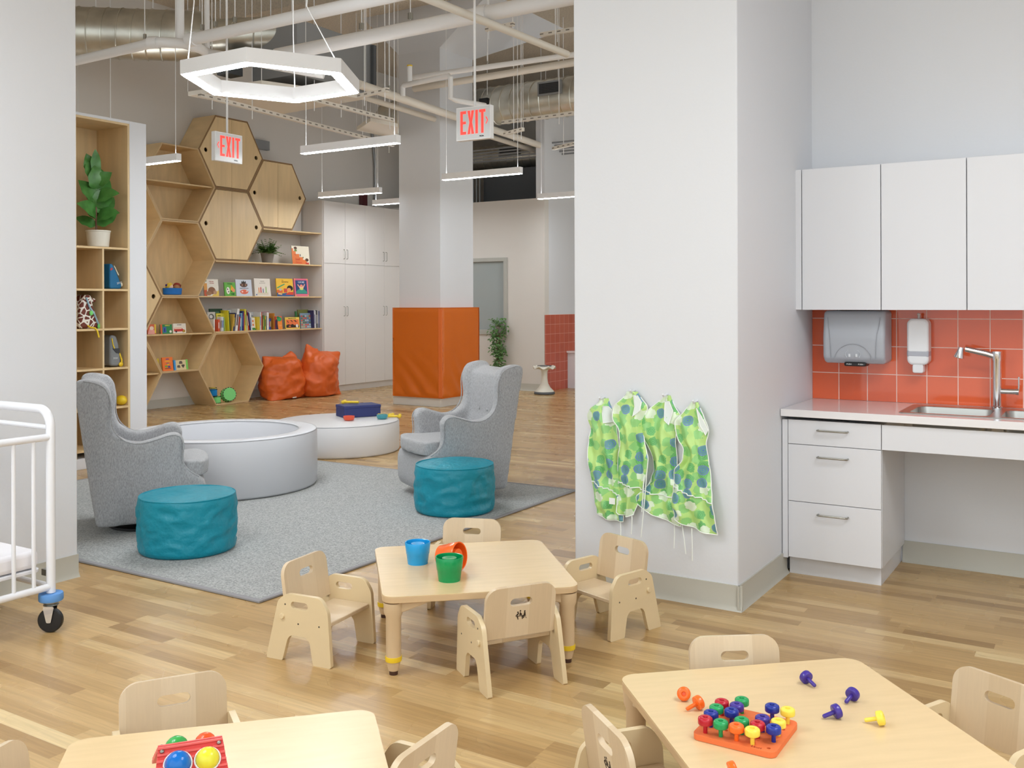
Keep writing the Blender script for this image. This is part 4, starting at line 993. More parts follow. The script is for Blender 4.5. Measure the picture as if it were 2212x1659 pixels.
# ================================================================== BEAN BAGS
def beanbag(label, x, y, sx_, sy_, h, rz, s, corners):
    t = thing('bean_bag', label, 'bean bag', (x, y, 0), rz, 'orange bean bags under the shelf')
    b = MB(); nu, nv = 96, 48
    rings = []
    for i in range(nv + 1):
        v = i / nv; ring = []
        for k in range(nu):
            a = 2 * PI * k / nu; ca, sa = math.cos(a), math.sin(a)
            r = math.sin(PI * min(1, .04 + v * .96)) ** .42 if v > .5 else math.sin(PI * (v * .96 + .02)) ** .35
            bulge = 1.02 - .40 * v
            p = Vector((sx_ * ca * r * bulge, sy_ * sa * r * bulge, h * (.5 - .5 * math.cos(PI * v)) ** 1.0))
            for (ct, cz, amp, wd) in corners:      # pulled corners of the sack
                da = (a - ct + PI) % (2 * PI) - PI; g = math.exp(-(da / wd) ** 2 - ((v - cz) / .14) ** 2)
                p += Vector((ca * amp[0], sa * amp[0], amp[1])) * g
            n_ = Vector((ca, sa, .4)).normalized()
            p += n_ * (wrinkle((p.x, p.y, p.z * 1.3), s, .034, 4.0) * min(1, p.z / .08) + .03 * noise.noise(p * 5 + Vector((s, 0, 0))))
            p.z = max(p.z, .001)
            ring.append(b.bm.verts.new(p))
        rings.append(ring)
    for A, B in zip(rings, rings[1:]):
        for k in range(nu): b._f([A[k], A[(k + 1) % nu], B[(k + 1) % nu], B[k]])
    b._f(rings[0][::-1]); b._f(rings[-1])
    b.build('cover', ORBAG, t, ang=180)
    return t
bb_ = beanbag('orange bean bag slumped against the honeycomb, left of the other', -10.46, 10.36, .34, .45, .60, 0, 2.2, [(1.9, .82, (.05, .13), .4), (-2.0, .8, (.08, .08), .4), (-1.1, .06, (.12, -.02), .35), (1.25, .05, (.10, -.02), .3), (0, .75, (.06, .02), .8)])
MB().box(.25, .262, -.06, .01, .02, .06).build('care_label', TRIM, bb_)
beanbag('orange bean bag in front of the tall cabinet corner, right of the other', -10.28, 10.93, .31, .43, .66, .2, 6.4, [(-2.2, .85, (.02, .16), .35), (1.2, .80, (.16, .04), .35), (1.0, .05, (.14, -.02), .3), (.2, .7, (.07, 0), .8)])

# ================================================================== PADDED COLUMN COVER
pc = thing('column_padding', 'orange vinyl safety padding wrapped around the square column', 'padding', (-8.07, 10.94, .124))
b = MB()
def padface(fn, L_, H_, s):
    nx, nz_ = 60, 80; g = []
    for i in range(nz_ + 1):
        row = []
        for j in range(nx + 1):
            u, v = j / nx, i / nz_; e = min(1, u / .06, (1 - u) / .06, v / .05, (1 - v) / .05)
            d = .006 * noise.noise(Vector((u * 3 + s, v * 3, s))) + .016 * math.sin((u * 1.2 + v * 1.5) * 15 + 2 * noise.noise(Vector((u * 3, v * 3, s)))) * max(0, (.55 - v)) ** 1.1 * max(0, .85 - abs(u - .5)) * 1.6
            row.append(b.bm.verts.new(fn(u * L_, v * H_, d * e + .012 * (e ** .5) - .012)))
        g.append(row)
    for i in range(nz_):
        for j in range(nx): b._f([g[i][j], g[i][j + 1], g[i + 1][j + 1], g[i + 1][j]])
HW, HD, HP = .43, .45, 1.215
padface(lambda u, v, d: (-HW + u, -HD - d, v), 2 * HW, HP, 1); padface(lambda u, v, d: (HW + d, -HD + u, v), 2 * HD, HP, 7)
padface(lambda u, v, d: (HW - u, HD + d, v), 2 * HW, HP, 3); padface(lambda u, v, d: (-HW - d, HD - u, v), 2 * HD, HP, 5)
bmesh.ops.remove_doubles(b.bm, verts=b.bm.verts[:], dist=.0135)
for z in (0, HP): b.prism([(-HW + .006, -HD + .006), (HW - .006, -HD + .006), (HW - .006, HD - .006), (-HW + .006, HD - .006)], z - .003, z + .003, XY, holes=[[(-.385, -.34), (.32, -.34), (.32, .45 - .006), (-.385, .45 - .006)]] if False else ())
b.build('cover', ORPAD, pc, ang=40)
MB().box(HW - .062, HW - .004, -HD - .006, -HD + .004, .01, HP - .01).build('hook_and_loop_flap', mat('orange_vinyl_flap', (226, 112, 44), .5), pc, bevel=.003)
# wobble stool and far counter
st = thing('wobble_stool', 'white wobble stool with a flared base in the far room', 'stool', (-7.44, 12.87, 0))
MB().lathe([(0, .0), (.15, 0), (.162, .012), (.158, .03), (.15, .04)], 36).build('rocker_base', DARK, st)
MB().lathe([(.155, .03), (.14, .055), (.09, .105), (.055, .17), (.047, .25), (.046, .34), (.06, .375)], 36).build('column', POTW, st)
MB().lathe([(0, .385), (.06, .375), (.13, .395), (.172, .40), (.176, .41), (.165, .425), (.12, .428), (0, .425)], 48, wob=lambda r, a, z: .018 * math.sin(a * 7) * max(0, (r - .12) / .055) if r > .12 else 0).build('seat', POTW, st)
MB().lathe([(0, .43), (.11, .43), (.112, .437), (0, .44)], 32).build('seat_pad', DARK, st)
fc = thing('vanity_counter', 'low white counter against the coral tiles in the far room', 'counter', (-7.3, 14.5, 0))
MB().box(-.325, .30, -.55, .9, 0, .58).build('body', WHITE, fc); MB().box(-.325, .33, -.585, .92, .58, .612).build('top', QUARTZ, fc, bevel=.003)

# ================================================================== BOOKS
def book_face(y0, y1, z0, z1, col, label, x=-10.60, lean=6, th=.014, art=(), title=(), name='picture_book', cat='book', group=None, spine=None):
    """book standing with its front cover towards the room; art: list of (colour, polygon in 0..1)"""
    W_, H_ = y1 - y0, z1 - z0
    t = thing(name, label, cat, (x, y0, z0), 0, group); t.rotation_euler = (0, -math.radians(lean), 0)
    b = MB(); b.m(C_(*col)).box(-.0016, 0, 0, W_, 0, H_).box(-th, -th + .0016, 0, W_, 0, H_).box(-th, 0, 0, .002, 0, H_)
    b.build('cover', None, t)
    MB().box(-th + .0016, -.0016, .002, W_ - .003, .003, H_ - .003).build('pages', C_(238, 234, 224, 80), t)
    if art:
        b = MB()
        for k, (c_, pl) in enumerate(art):
            b.m(C_(*c_)); b.poly([(.0004 + .0003 * k, u * W_, v * H_) for u, v in pl])
        b.build('cover_art', None, t, smooth=False)
    for (s, u, v, sz, c_, sxx) in title:
        text_mesh(s, sz * H_, C_(*c_), 'title', t, FACE_X(.0004 + .0003 * (len(art) + 1), u * W_, v * H_), ext=.0002, sx=sxx, bold=.0004)
    return t
R4 = lambda a, b_, c_, d: [(a, c_), (b_, c_), (b_, d), (a, d)]
el = lambda x, y, rx_, ry_, n=14: circ(x, y, rx_, n, ry_)
SZ = 1.5100; G1 = 'picture books facing out on the second shelf'
book_face(9.03, 9.285, SZ, SZ + .235, (232, 228, 218), 'white picture book with a brown ox on its cover, leftmost facing out', group=G1,
          art=[((206, 90, 50), R4(0, .2, 0, .35)), ((222, 160, 80), R4(0, .22, .35, .75)), ((90, 140, 110), R4(0, .2, .85, 1)), ((232, 200, 90), [(.5, 0), (1, 0), (1, .35), (.75, .2)]), ((140, 96, 66), el(.52, .32, .26, .22)), ((160, 116, 84), el(.3, .16, .2, .13)), ((190, 150, 120), el(.74, .22, .12, .13)), ((60, 40, 30), el(.70, .30, .02, .02))],
          title=[('A horn tale', .52, .86, .08, (190, 60, 60), .9), ('to be heard', .55, .76, .07, (190, 60, 60), .9)])
book_face(9.39, 9.59, SZ, SZ + .195, (104, 178, 72), 'green farm board book with a spotted cow and a hen', group=G1,
          art=[((240, 238, 228), el(.32, .40, .16, .26)), ((50, 46, 44), el(.28, .5, .05, .06)), ((50, 46, 44), el(.36, .32, .05, .05)), ((240, 180, 50), el(.70, .52, .15, .18)), ((236, 150, 110), el(.82, .42, .12, .14)), ((230, 170, 50), el(.64, .72, .07, .08)), ((60, 50, 40), el(.62, .36, .05, .05))],
          title=[('TOUCH EXPLORE', .5, .89, .095, (30, 70, 40), .62), ('FARM', .70, .15, .2, (24, 100, 60), .62)])
book_face(9.60, 9.898, SZ, SZ + .24, (206, 214, 228), 'pale blue picture book with two round spotted creatures', group=G1,
          art=[((84, 56, 42), el(.50, .67, .24, .13)), ((84, 56, 42), [(.24, .78), (.30, .66), (.34, .7)]), ((84, 56, 42), [(.76, .78), (.70, .66), (.66, .7)]), ((30, 26, 24), [(.34, .80), (.40, .92), (.45, .84), (.5, .95), (.56, .84), (.62, .92), (.66, .80), (.5, .78)]), ((170, 130, 110), el(.40, .67, .05, .05)), ((170, 130, 110), el(.62, .67, .05, .05)),
               ((224, 110, 84), el(.50, .26, .25, .14)), ((224, 110, 84), [(.22, .30), (.30, .20), (.32, .34)]), ((224, 110, 84), [(.78, .30), (.70, .20), (.68, .34)]), ((240, 200, 190), el(.38, .27, .06, .05)), ((240, 200, 190), el(.66, .30, .06, .05))],
          title=[('THE SPOTS AND THE DOTS', .5, .47, .075, (90, 70, 90), .72)])
book_face(9.95, 10.262, SZ, SZ + .262, (228, 222, 212), 'cream picture book with a row of four crayons', group=G1,
          art=[((216, 206, 188), R4(.15, .85, .08, .22)), ((226, 130, 50), R4(.25, .30, .2, .46)), ((200, 50, 60), R4(.36, .42, .2, .48)), ((60, 80, 140), R4(.51, .555, .2, .40)), ((120, 180, 60), R4(.69, .735, .2, .5)), ((226, 130, 50), [(.25, .46), (.30, .46), (.275, .51)]), ((200, 50, 60), [(.36, .48), (.42, .48), (.39, .54)]), ((60, 80, 140), [(.51, .4), (.555, .4), (.53, .45)]), ((60, 100, 60), [(.69, .5), (.735, .5), (.71, .56)]), ((110, 130, 180), el(.1, .09, .045, .045))],
          title=[('THE DAY', .5, .84, .07, (176, 168, 160), 1.1), ('the CRAYONS', .5, .74, .07, (176, 168, 160), 1.0)])
book_face(10.385, 10.73, SZ, SZ + .27, (238, 190, 62), 'yellow pond picture book with a dark haired child', group=G1,
          art=[((44, 84, 140), [(0, 0), (1, 0), (1, .18), (.6, .2), (.3, .16), (0, .24)]), ((220, 110, 50), R4(0, .35, .2, .36)), ((60, 160, 120), [(.03, .50), (.05, .44), (.5, .66), (.5, .72), (.3, .63)]), ((206, 74, 64), R4(.42, .62, .22, .44)), ((24, 26, 28), el(.80, .46, .18, .16)), ((236, 160, 100), el(.74, .36, .12, .12)), ((214, 70, 50), [(.5, .1), (.98, .08), (1, .26), (.7, .24)]), ((180, 180, 170), el(.22, .38, .08, .07)), ((240, 190, 130), [(.05, .12), (.3, .08), (.3, .14), (.1, .2)])],
          title=[('In the', .38, .90, .06, (70, 40, 30), .9), ('Small, Small Pond', .52, .81, .085, (60, 30, 30), .85)])
book_face(10.755, 11.058, SZ, SZ + .277, (220, 110, 134), 'pink bordered picture book reading I LIKE ME', group=G1,
          art=[((40, 70, 120), R4(.10, .90, .14, .90)), ((56, 146, 130), [(.12, .16), (.88, .16), (.88, .26), (.70, .40), (.5, .44), (.3, .40), (.12, .28)]), ((240, 170, 150), [(.22, .66), (.28, .68), (.42, .50), (.38, .44)]), ((240, 170, 150), [(.78, .68), (.72, .70), (.58, .50), (.62, .44)]), ((240, 200, 160), el(.5, .52, .12, .12)), ((216, 220, 120), el(.5, .42, .13, .06)), ((236, 140, 120), el(.5, .60, .10, .07)), ((240, 190, 90), R4(.02, .09, .92, .98)), ((240, 190, 90), R4(.91, .98, .92, .98)), ((240, 190, 90), R4(.02, .09, .02, .08)), ((240, 190, 90), R4(.91, .98, .02, .08))],
          title=[('I LIKE ME!', .5, .79, .14, (220, 226, 236), .85)])
book_face(10.71, 11.08, 2.001, 2.285, (236, 228, 208), 'white and orange stair picture book beside the fern', x=-10.60, 
          art=[((226, 122, 62), [(0, 0), (.95, 0), (.82, .14), (.82, .26), (.62, .26), (.62, .40), (.42, .40), (.42, .56), (.22, .56), (.22, .72), (.08, .72), (.08, .86), (0, .86)]), ((90, 60, 40), el(.22, .88, .09, .08)), ((110, 140, 60), R4(.15, .29, .70, .80)), ((90, 60, 40), el(.84, .26, .10, .09)), ((200, 60, 50), R4(.75, .95, .02, .12)), ((70, 50, 40), R4(.45, .49, .44, .56)), ((90, 120, 60), R4(.60, .65, .34, .42))],
          title=[('The', .17, .52, .09, (190, 60, 40), 1), ('Small', .30, .28, .16, (214, 70, 50), 1.0), ('Person', .36, .10, .16, (226, 90, 60), 1.0)])
BZ = 1.020; G2 = 'books on the lowest wall shelf'
book_face(10.545, 10.845, BZ, BZ + .175, (238, 206, 92), 'yellow bordered wide book about cats with an orange cover', x=-10.585, group=G2,
          art=[((232, 118, 66), R4(.05, .95, .08, .80)), ((44, 36, 30), [(.05, .1), (.95, .1), (.95, .28), (.8, .36), (.62, .30), (.5, .42), (.36, .34), (.2, .40), (.05, .30)]), ((232, 118, 66), el(.3, .22, .08, .05)), ((60, 46, 36), [(.12, .7), (.2, .5), (.24, .52), (.18, .7)]), ((60, 46, 36), [(.6, .72), (.75, .56), (.8, .6), (.7, .74)]), ((60, 46, 36), [(.35, .74), (.5, .56), (.53, .6), (.42, .75)]), ((222, 220, 214), el(.80, .24, .09, .15))],
          title=[('MILLIONS OF CATS', .5, .89, .13, (60, 46, 30), .82)])
book_face(10.855, 11.08, BZ, BZ + .235, (120, 140, 160), 'blue grey picture book covered with round stones', x=-10.575, group=G2,
          art=[((random.choice([(96, 130, 170), (190, 170, 120), (150, 160, 120), (206, 90, 70), (176, 190, 200), (90, 110, 80)])), el(.12 + .19 * (k % 5), .1 + .14 * (k // 5), .085, .055)) for k in range(30)])
book_face(10.86, 11.09, BZ, BZ + .29, (108, 116, 56), 'olive green tall book behind the stone patterned book', x=-10.62, group=G2)
book_face(10.815, 10.85, BZ, BZ + .265, (56, 120, 66), 'narrow green book peeking out left of the olive book', x=-10.63, group=G2)
book_face(10.30, 10.455, BZ, BZ + .195, (226, 96, 52), 'red and orange counting book with a dark palm tree', x=-10.56, group=G2,
          art=[((236, 140, 50), R4(.4, 1, 0, .6)), ((52, 34, 66), [(.12, 0), (.46, 0), (.40, .4), (.44, .7), (.3, .8), (.1, .6)]), ((50, 160, 90), el(.66, .78, .3, .18)), ((30, 120, 70), el(.5, .9, .2, .09))], title=[('1 2 3', .72, .28, .14, (250, 200, 160), .8)])
book_face(10.055, 10.285, BZ, BZ + .262, (152, 26, 96), 'large magenta book with a pale round badge', x=-10.64, group=G2, art=[((176, 176, 170), el(.68, .78, .24, .18)), ((90, 90, 90), el(.68, .78, .08, .06))])
book_face(9.855, 10.00, BZ, BZ + .262, (198, 200, 202), 'light grey picture book behind the small green and white book', x=-10.66, group=G2, art=[((120, 130, 140), R4(.1, .9, .75, .8)), ((230, 200, 90), R4(.4, .6, .8, .95))])
book_face(9.865, 9.97, BZ, BZ + .18, (236, 234, 226), 'small white book with orange dots and a green corner', x=-10.60, group=G2, art=[((60, 140, 70), R4(0, 1, 0, .18)), ((240, 200, 60), R4(.85, 1, .1, 1)), ((224, 120, 60), el(.5, .72, .14, .1)), ((224, 120, 60), el(.5, .42, .14, .1))])
book_face(9.19, 9.42, BZ, BZ + .315, (22, 66, 44), 'large dark green book, tallest at the left of the row', x=-10.66, group=G2, art=[((90, 140, 110), R4(.45, .75, .82, .86))])
book_face(9.255, 9.405, BZ, BZ + .25, (214, 204, 70), 'yellow book standing in front of the dark green one', x=-10.60, group=G2, art=[((120, 120, 40), R4(.15, .5, .84, .9)), ((70, 60, 40), R4(.6, .9, .08, .13))])
book_face(9.115, 9.255, BZ, BZ + .27, (196, 194, 188), 'grey and white sketch covered book at the left end of the row', x=-10.62, group=G2, art=[((90, 88, 86), el(.5, .75, .34, .16)), ((210, 208, 204), el(.45, .76, .2, .09)), ((60, 58, 56), R4(.2, .8, .58, .6))])
book_face(9.42, 9.555, BZ, BZ + .30, (190, 194, 196), 'pale grey picture book leaning right of the dark green one', x=-10.62, group=G2, lean=8, art=[((120, 124, 126), R4(.12, .88, .8, .83)), ((120, 124, 126), R4(.12, .8, .7, .72)), ((70, 70, 72), el(.3, .2, .1, .06))])
def spine(y, th, h, col, label, lean=0, d=.19, x=-10.53, marks=None):
    label = label if len(label.split()) > 3 else label + ' in the long book row'; t = thing('book', label, 'book', (x, y, BZ), 0, G2); t.rotation_euler = (math.radians(-lean), 0, 0)
    b = MB(); b.m(C_(*col)).box(-d, 0, 0, .0016, 0, h).box(-d, 0, th - .0016, th, 0, h).box(-.0016, 0, 0, th, 0, h).build('cover', None, t)
    MB().box(-d + .003, -.0016, .0016, th - .0016, .003, h - .003).build('pages', C_(238, 234, 224, 80), t)
    if marks: MB().box(0, .0004, th * .25, th * .75, h * .25, h * .75).build('spine_print', C_(*marks), t)
    return t
for a in ((9.125, .022, .17, (234, 232, 226), 'thin white book touching the honeycomb edge', 0, .15, -10.53, None),
          (9.205, .026, .165, (226, 96, 60), 'small white and red-orange book with red spine print', 0, .15, -10.53, (230, 226, 214)),
          (9.262, .016, .20, (232, 230, 226), 'thin white book with a dark spotted spine', 0, .17, -10.54, (70, 56, 60)),
          (9.282, .028, .20, (214, 222, 226), 'pale blue white book with small blue print', 0, .17, -10.54, (80, 120, 190)),
          (9.318, .016, .19, (150, 190, 110), 'slim light green spine beside the yellow book', 0, .17, -10.54, None),
          (9.408, .012, .29, (230, 214, 60), 'tall thin yellow book spine leaning left', -4, .2, -10.54, None),
          (9.424, .010, .28, (44, 96, 60), 'tall thin green spine right behind the thin yellow one', -4, .2, -10.54, None),
          (9.462, .014, .24, (236, 190, 80), 'orange yellow spine leaning right', 9, .2, -10.54, None),
          (9.478, .020, .255, (34, 40, 96), 'navy spine leaning right beside the orange yellow one', 9, .2, -10.54, (220, 190, 60)),
          (9.520, .045, .315, (226, 224, 222), 'tallest white book, leaning right', 7, .2, -10.54, (80, 56, 50)),
          (9.575, .014, .20, (206, 90, 70), 'short red spotted spine under the leaning white book', 6, .2, -10.53, None),
          (9.592, .020, .235, (70, 110, 170), 'blue patterned spine', 4, .2, -10.53, (210, 220, 230)),
          (9.616, .016, .25, (150, 200, 216), 'light blue spine', 2, .2, -10.53, None),
          (9.636, .030, .278, (38, 48, 110), 'thick navy spine in the middle of the row', 1, .2, -10.53, (60, 80, 150)),
          (9.670, .012, .25, (222, 90, 70), 'thin red spine right of the thick navy one', 0, .2, -10.53, None),
          (9.684, .022, .305, (224, 210, 70), 'tall yellow spine', 0, .2, -10.53, (120, 130, 60)),
          (9.708, .014, .305, (206, 214, 130), 'tall pale lime spine', 0, .2, -10.53, None),
          (9.726, .012, .27, (236, 234, 230), 'thin white spine right of the lime one', -2, .2, -10.53, (70, 70, 80)),
          (9.742, .012, .26, (232, 196, 90), 'thin gold spine leaning left', -6, .2, -10.53, None),
          (9.758, .018, .285, (190, 46, 44), 'tall red spine leaning left', -9, .2, -10.53, (240, 220, 200)),
          (9.790, .014, .26, (72, 70, 130), 'violet spine leaning left beside the red one', -9, .2, -10.53, None),
          (9.810, .022, .245, (228, 230, 232), 'white spine leaning left with blue print', -7, .2, -10.53, (90, 120, 180)),
          (9.975, .014, .19, (236, 214, 80), 'short yellow spine beside the small white book', 0, .16, -10.55, None),
          (9.992, .018, .26, (226, 226, 224), 'white spine with small blue print', 0, .2, -10.54, (90, 140, 190)),
          (10.012, .014, .255, (226, 116, 70), 'orange spine right of the white one', 0, .2, -10.54, None),
          (10.030, .012, .20, (150, 60, 60), 'thin dark red spine', 0, .2, -10.54, None),
          (10.046, .016, .205, (120, 170, 90), 'leaf green spine', 0, .2, -10.54, (230, 220, 90)),
          (10.064, .014, .21, (70, 130, 90), 'deep green spine', 0, .2, -10.54, None),
          (10.080, .020, .20, (220, 196, 60), 'mustard spine', 0, .2, -10.54, (90, 120, 60)),
          (10.102, .012, .20, (60, 80, 60), 'thin black green spine', 0, .2, -10.54, None),
          (10.116, .044, .255, (224, 222, 220), 'thick white spine in front of the magenta book', 0, .2, -10.54, (200, 198, 196)),
          (10.163, .022, .16, (70, 100, 170), 'short blue spine', 0, .18, -10.54, (210, 80, 70)),
          (10.187, .018, .165, (40, 60, 130), 'short dark blue spine', 0, .18, -10.54, (230, 220, 90)),
          (10.262, .012, .24, (226, 150, 60), 'orange spine right of the magenta book', 0, .18, -10.54, None),
          (10.278, .016, .19, (150, 44, 50), 'wine red spine left of the palm tree book', 0, .18, -10.54, None),
          (11.090, .012, .275, (60, 56, 100), 'thin indigo spine right of the stone book', -3, .2, -10.53, None),
          (11.106, .020, .28, (228, 226, 226), 'white spine leaning left near the cabinet', -3, .2, -10.53, (90, 110, 150)),
          (11.130, .016, .27, (196, 196, 200), 'silver spine near the cabinet', -2, .2, -10.53, None),
          (11.148, .024, .275, (30, 28, 34), 'black spine near the cabinet', -2, .2, -10.53, (190, 190, 190)),
          (11.174, .014, .28, (232, 230, 230), 'last white spine before the cabinet', 0, .2, -10.53, None),
          (11.190, .020, .265, (44, 50, 104), 'last navy spine against the tall cabinet side', 0, .2, -10.53, (120, 130, 170))):
    spine(*a)
# books and toys in the honeycomb
G3 = 'board books on the honeycomb shelf'; HZ = 1.010
book_face(8.14, 8.27, HZ, HZ + .128, (222, 112, 70), 'orange board book half hidden at the left of the honeycomb shelf', x=-10.64, lean=4, group=G3, art=[((240, 170, 160), [(.0, .0), (.8, .0), (.9, .3), (.5, .6), (.2, .5)]), ((250, 226, 210), el(.5, .6, .25, .2)), ((236, 206, 60), R4(.84, 1, .1, 1))])
book_face(8.34, 8.525, HZ, HZ + .122, (40, 134, 74), 'green board book with a blue door on its cover', x=-10.64, lean=4, group=G3, art=[((206, 100, 50), R4(0, .16, 0, 1)), ((60, 100, 180), R4(.22, .5, .12, .72)), ((30, 60, 130), R4(.30, .42, .2, .6)), ((236, 230, 220), el(.86, .22, .10, .14))], title=[('ANIMALES', .60, .87, .17, (240, 220, 90), .8)])
book_face(8.54, 8.752, HZ, HZ + .13, (232, 226, 214), 'white board book with a red bus', x=-10.64, lean=4, group=G3, art=[((196, 50, 44), rounded([(.08, .18), (.92, .18), (.92, .34), (.76, .40), (.72, .50), (.08, .50)], .04)), ((230, 190, 170), R4(.12, .66, .42, .60)), ((60, 40, 40), el(.24, .18, .07, .10)), ((60, 40, 40), el(.78, .18, .07, .10)), ((230, 190, 60), el(.84, .2, .10, .12)), ((50, 40, 40), el(.84, .2, .05, .06))], title=[('THE WHEELS', .48, .86, .12, (120, 110, 110), .8)])
book_face(8.345, 8.512, .5175, .70, (238, 118, 40), 'orange picture book at the bottom of the honeycomb unit', x=-10.60, lean=8, art=[((110, 70, 130), R4(.35, .65, .82, .9)), ((120, 160, 60), el(.35, .34, .14, .08)), ((70, 60, 140), el(.62, .30, .12, .08)), ((60, 50, 50), R4(.2, .8, .16, .2)), ((230, 210, 60), el(.55, .48, .1, .05))], title=[('THANKFUL', .5, .70, .13, (250, 220, 80), .8), ('BOOK', .5, .56, .10, (90, 80, 160), .8)])
book_face(8.27, 8.335, .5175, .685, (70, 60, 90), 'dark purple and yellow book leaning behind the orange one', x=-10.66, lean=4, art=[((220, 200, 60), R4(.5, 1, .2, 1))])
pz = thing('shape_puzzle', 'wooden shape puzzle board with blue and green ends beside the orange book', 'toy', (-10.62, 8.542, .5175)); pz.rotation_euler = (0, -math.radians(8), 0)
MB().box(-.02, 0, .028, .198, .002, .135).build('board', C_(222, 204, 160), pz, bevel=.002)
MB().box(-.021, .001, .0, .030, .0, .137).build('end_strip', C_(60, 150, 220), pz); MB().box(-.021, .001, .196, .228, .0, .137).build('end_strip', C_(120, 200, 90), pz)
b = MB(); b.m(C_(96, 84, 76)); 
for pl in (rounded([(.082, .082), (.142, .082), (.13, .12), (.094, .12)], .01), rounded([(.05, .035), (.1, .03), (.09, .068), (.055, .064)], .005), el(.146, .058, .016, .014), [(.122, .056), (.17, .056), (.146, .026)], el(.134, .06, .013, .012), el(.158, .06, .013, .012)): b.prism(pl, .0, .004, YZ)
b.build('puzzle_piece', None, pz)
# basket with two dolls
BK = mat('blue_felt', (30, 108, 186), .8)
bk = thing('doll_basket', 'blue felt basket in the honeycomb unit with two small dolls in it', 'basket', (-10.66, 8.545, 1.5215))
MB().lathe([(0, .002), (.085, .002), (.095, .01), (.10, .09), (.094, .092), (.088, .02), (0, .015)], 28, M=Matrix.Diagonal((.8, 1.45, 1, 1))).build('shell', BK, bk)
def doll(y, skin, hat, hat2, label):
    t = thing('cloth_doll', label, 'doll', (-10.645, 8.545 + y, 1.63))
    MB().ball((0, 0, 0), (.042, .046, .042), 18).build('head', C_(*skin, 80), t)
    MB().lathe([(.045, -.005), (.052, .012), (.046, .034), (.02, .05), (0, .054)], 20, M=Matrix.Rotation(math.radians(-35), 4, 'Y') @ Matrix.Rotation(math.radians(28 if y < 0 else -28), 4, 'X')).build('hat', C_(*hat, 80), t)
    MB().ball((.0, -.052 if y < 0 else .05, .02), .016, 12).build('pompom', C_(*hat2, 80), t)
    for s in (-1, 1): MB().ball((.038, s * .014 + .012, .01), .0035, 8).build('eye', C_(40, 30, 30), t)
    MB().ball((.041, .012, -.003), .004, 8).build('nose', C_(*[max(0, c_ - 20) for c_ in skin]), t)
    MB().lathe([(0, -.09), (.04, -.09), (.042, -.045), (.02, -.035), (0, -.035)], 16).build('body', C_(*hat, 80), t)
doll(-.055, (236, 196, 176), (222, 190, 70), (70, 50, 110), 'pale faced cloth doll with a yellow hat, left in the basket')
doll(.06, (176, 128, 90), (150, 60, 50), (80, 46, 36), 'brown faced cloth doll with a red hat, right in the basket')
# soft blocks
def softcyl(label, y, z, r, h, col, x=-10.64, axis='Z', rz=0):
    t = thing('soft_block', label, 'toy', (x, y, z), rz, 'soft fabric blocks in the floor unit')
    M = Matrix.Identity(4) if axis == 'Z' else Matrix.Rotation(math.radians(78), 4, 'Y') 
    MB().lathe([(0, 0), (r * .94, 0), (r, .006), (r, h - .006), (r * .94, h), (0, h + .004)], 32, M=M).build('body', C_(*col, 70), t)
    b = MB()
    for zz in (0.003, h - .003):
        for k in range(32):
            if k % 2: continue
            a0_, a1_ = 2 * PI * k / 32, 2 * PI * (k + 1) / 32
            b.tube([M @ Vector((r * 1.0 * math.cos(a0_), r * 1.0 * math.sin(a0_), zz)), M @ Vector((r * 1.0 * math.cos(a1_), r * 1.0 * math.sin(a1_), zz))], .006, 6)
    b.build('striped_piping', BLACK, t)
softcyl('light green round soft block lying on its side', 9.435, .020 + .095, .095, .10, (130, 214, 130), x=-10.62, axis='X', rz=math.radians(-18))
softcyl('light green upright soft block under the blue one', 9.235, .021, .055, .095, (130, 214, 130), x=-10.60)
softcyl('blue soft block stacked on the green one', 9.19, .122, .055, .095, (24, 128, 196), x=-10.62)
softcyl('yellow soft block behind the blue one', 9.29, .021, .05, .205, (236, 216, 80), x=-10.74)
# ================================================================== LIGHT FIXTURES
LZ = 2.95
def cable(b, x, y, z0, z1=None, r=.0035): b.tube([(x, y, z0), (x, y, z1 or CEIL)], r, 6)
def linear(label, x0, x1, y):
    t = thing('linear_light', label, 'ceiling light', ((x0 + x1) / 2, y, LZ), 0, 'white linear pendant lights')
    h = abs(x1 - x0) / 2
    MB().box(-h, h, -.034, .034, .0, .078).build('housing', LIGHTW, t, bevel=.001)
    MB().box(-h + .004, h - .004, -.030, .030, -.004, .004).build('diffuser', GLOW, t)
    MB().box(-h + .01, h - .01, -.026, .026, .074, .0783).build('added_uplight', GLOWUP, t)  # glowing strip added on top of the housing to brighten the ceiling
    b = MB()
    for s in (-1, 1): cable(b, s * (h - .05), 0, .078, CEIL - LZ)
    b.build('cable', PIPE, t)
linear('linear pendant light behind the ring light, left of the padded column', -7.117, -5.855, 7.335)
linear('linear pendant light in front of the padded column and right exit sign', -7.167, -6.016, 9.87)
linear('linear pendant light above the tall white cabinets', -9.87, -8.72, 10.52)
linear('farthest linear pendant light, half hidden behind the left side of the column', -9.916, -8.72, 11.79)
linear('linear pendant light at the edge of the big white column', -7.298, -6.10, 12.46)
linear('linear pendant light in front of the upper left honeycomb unit', -9.79, -8.571, 6.96)
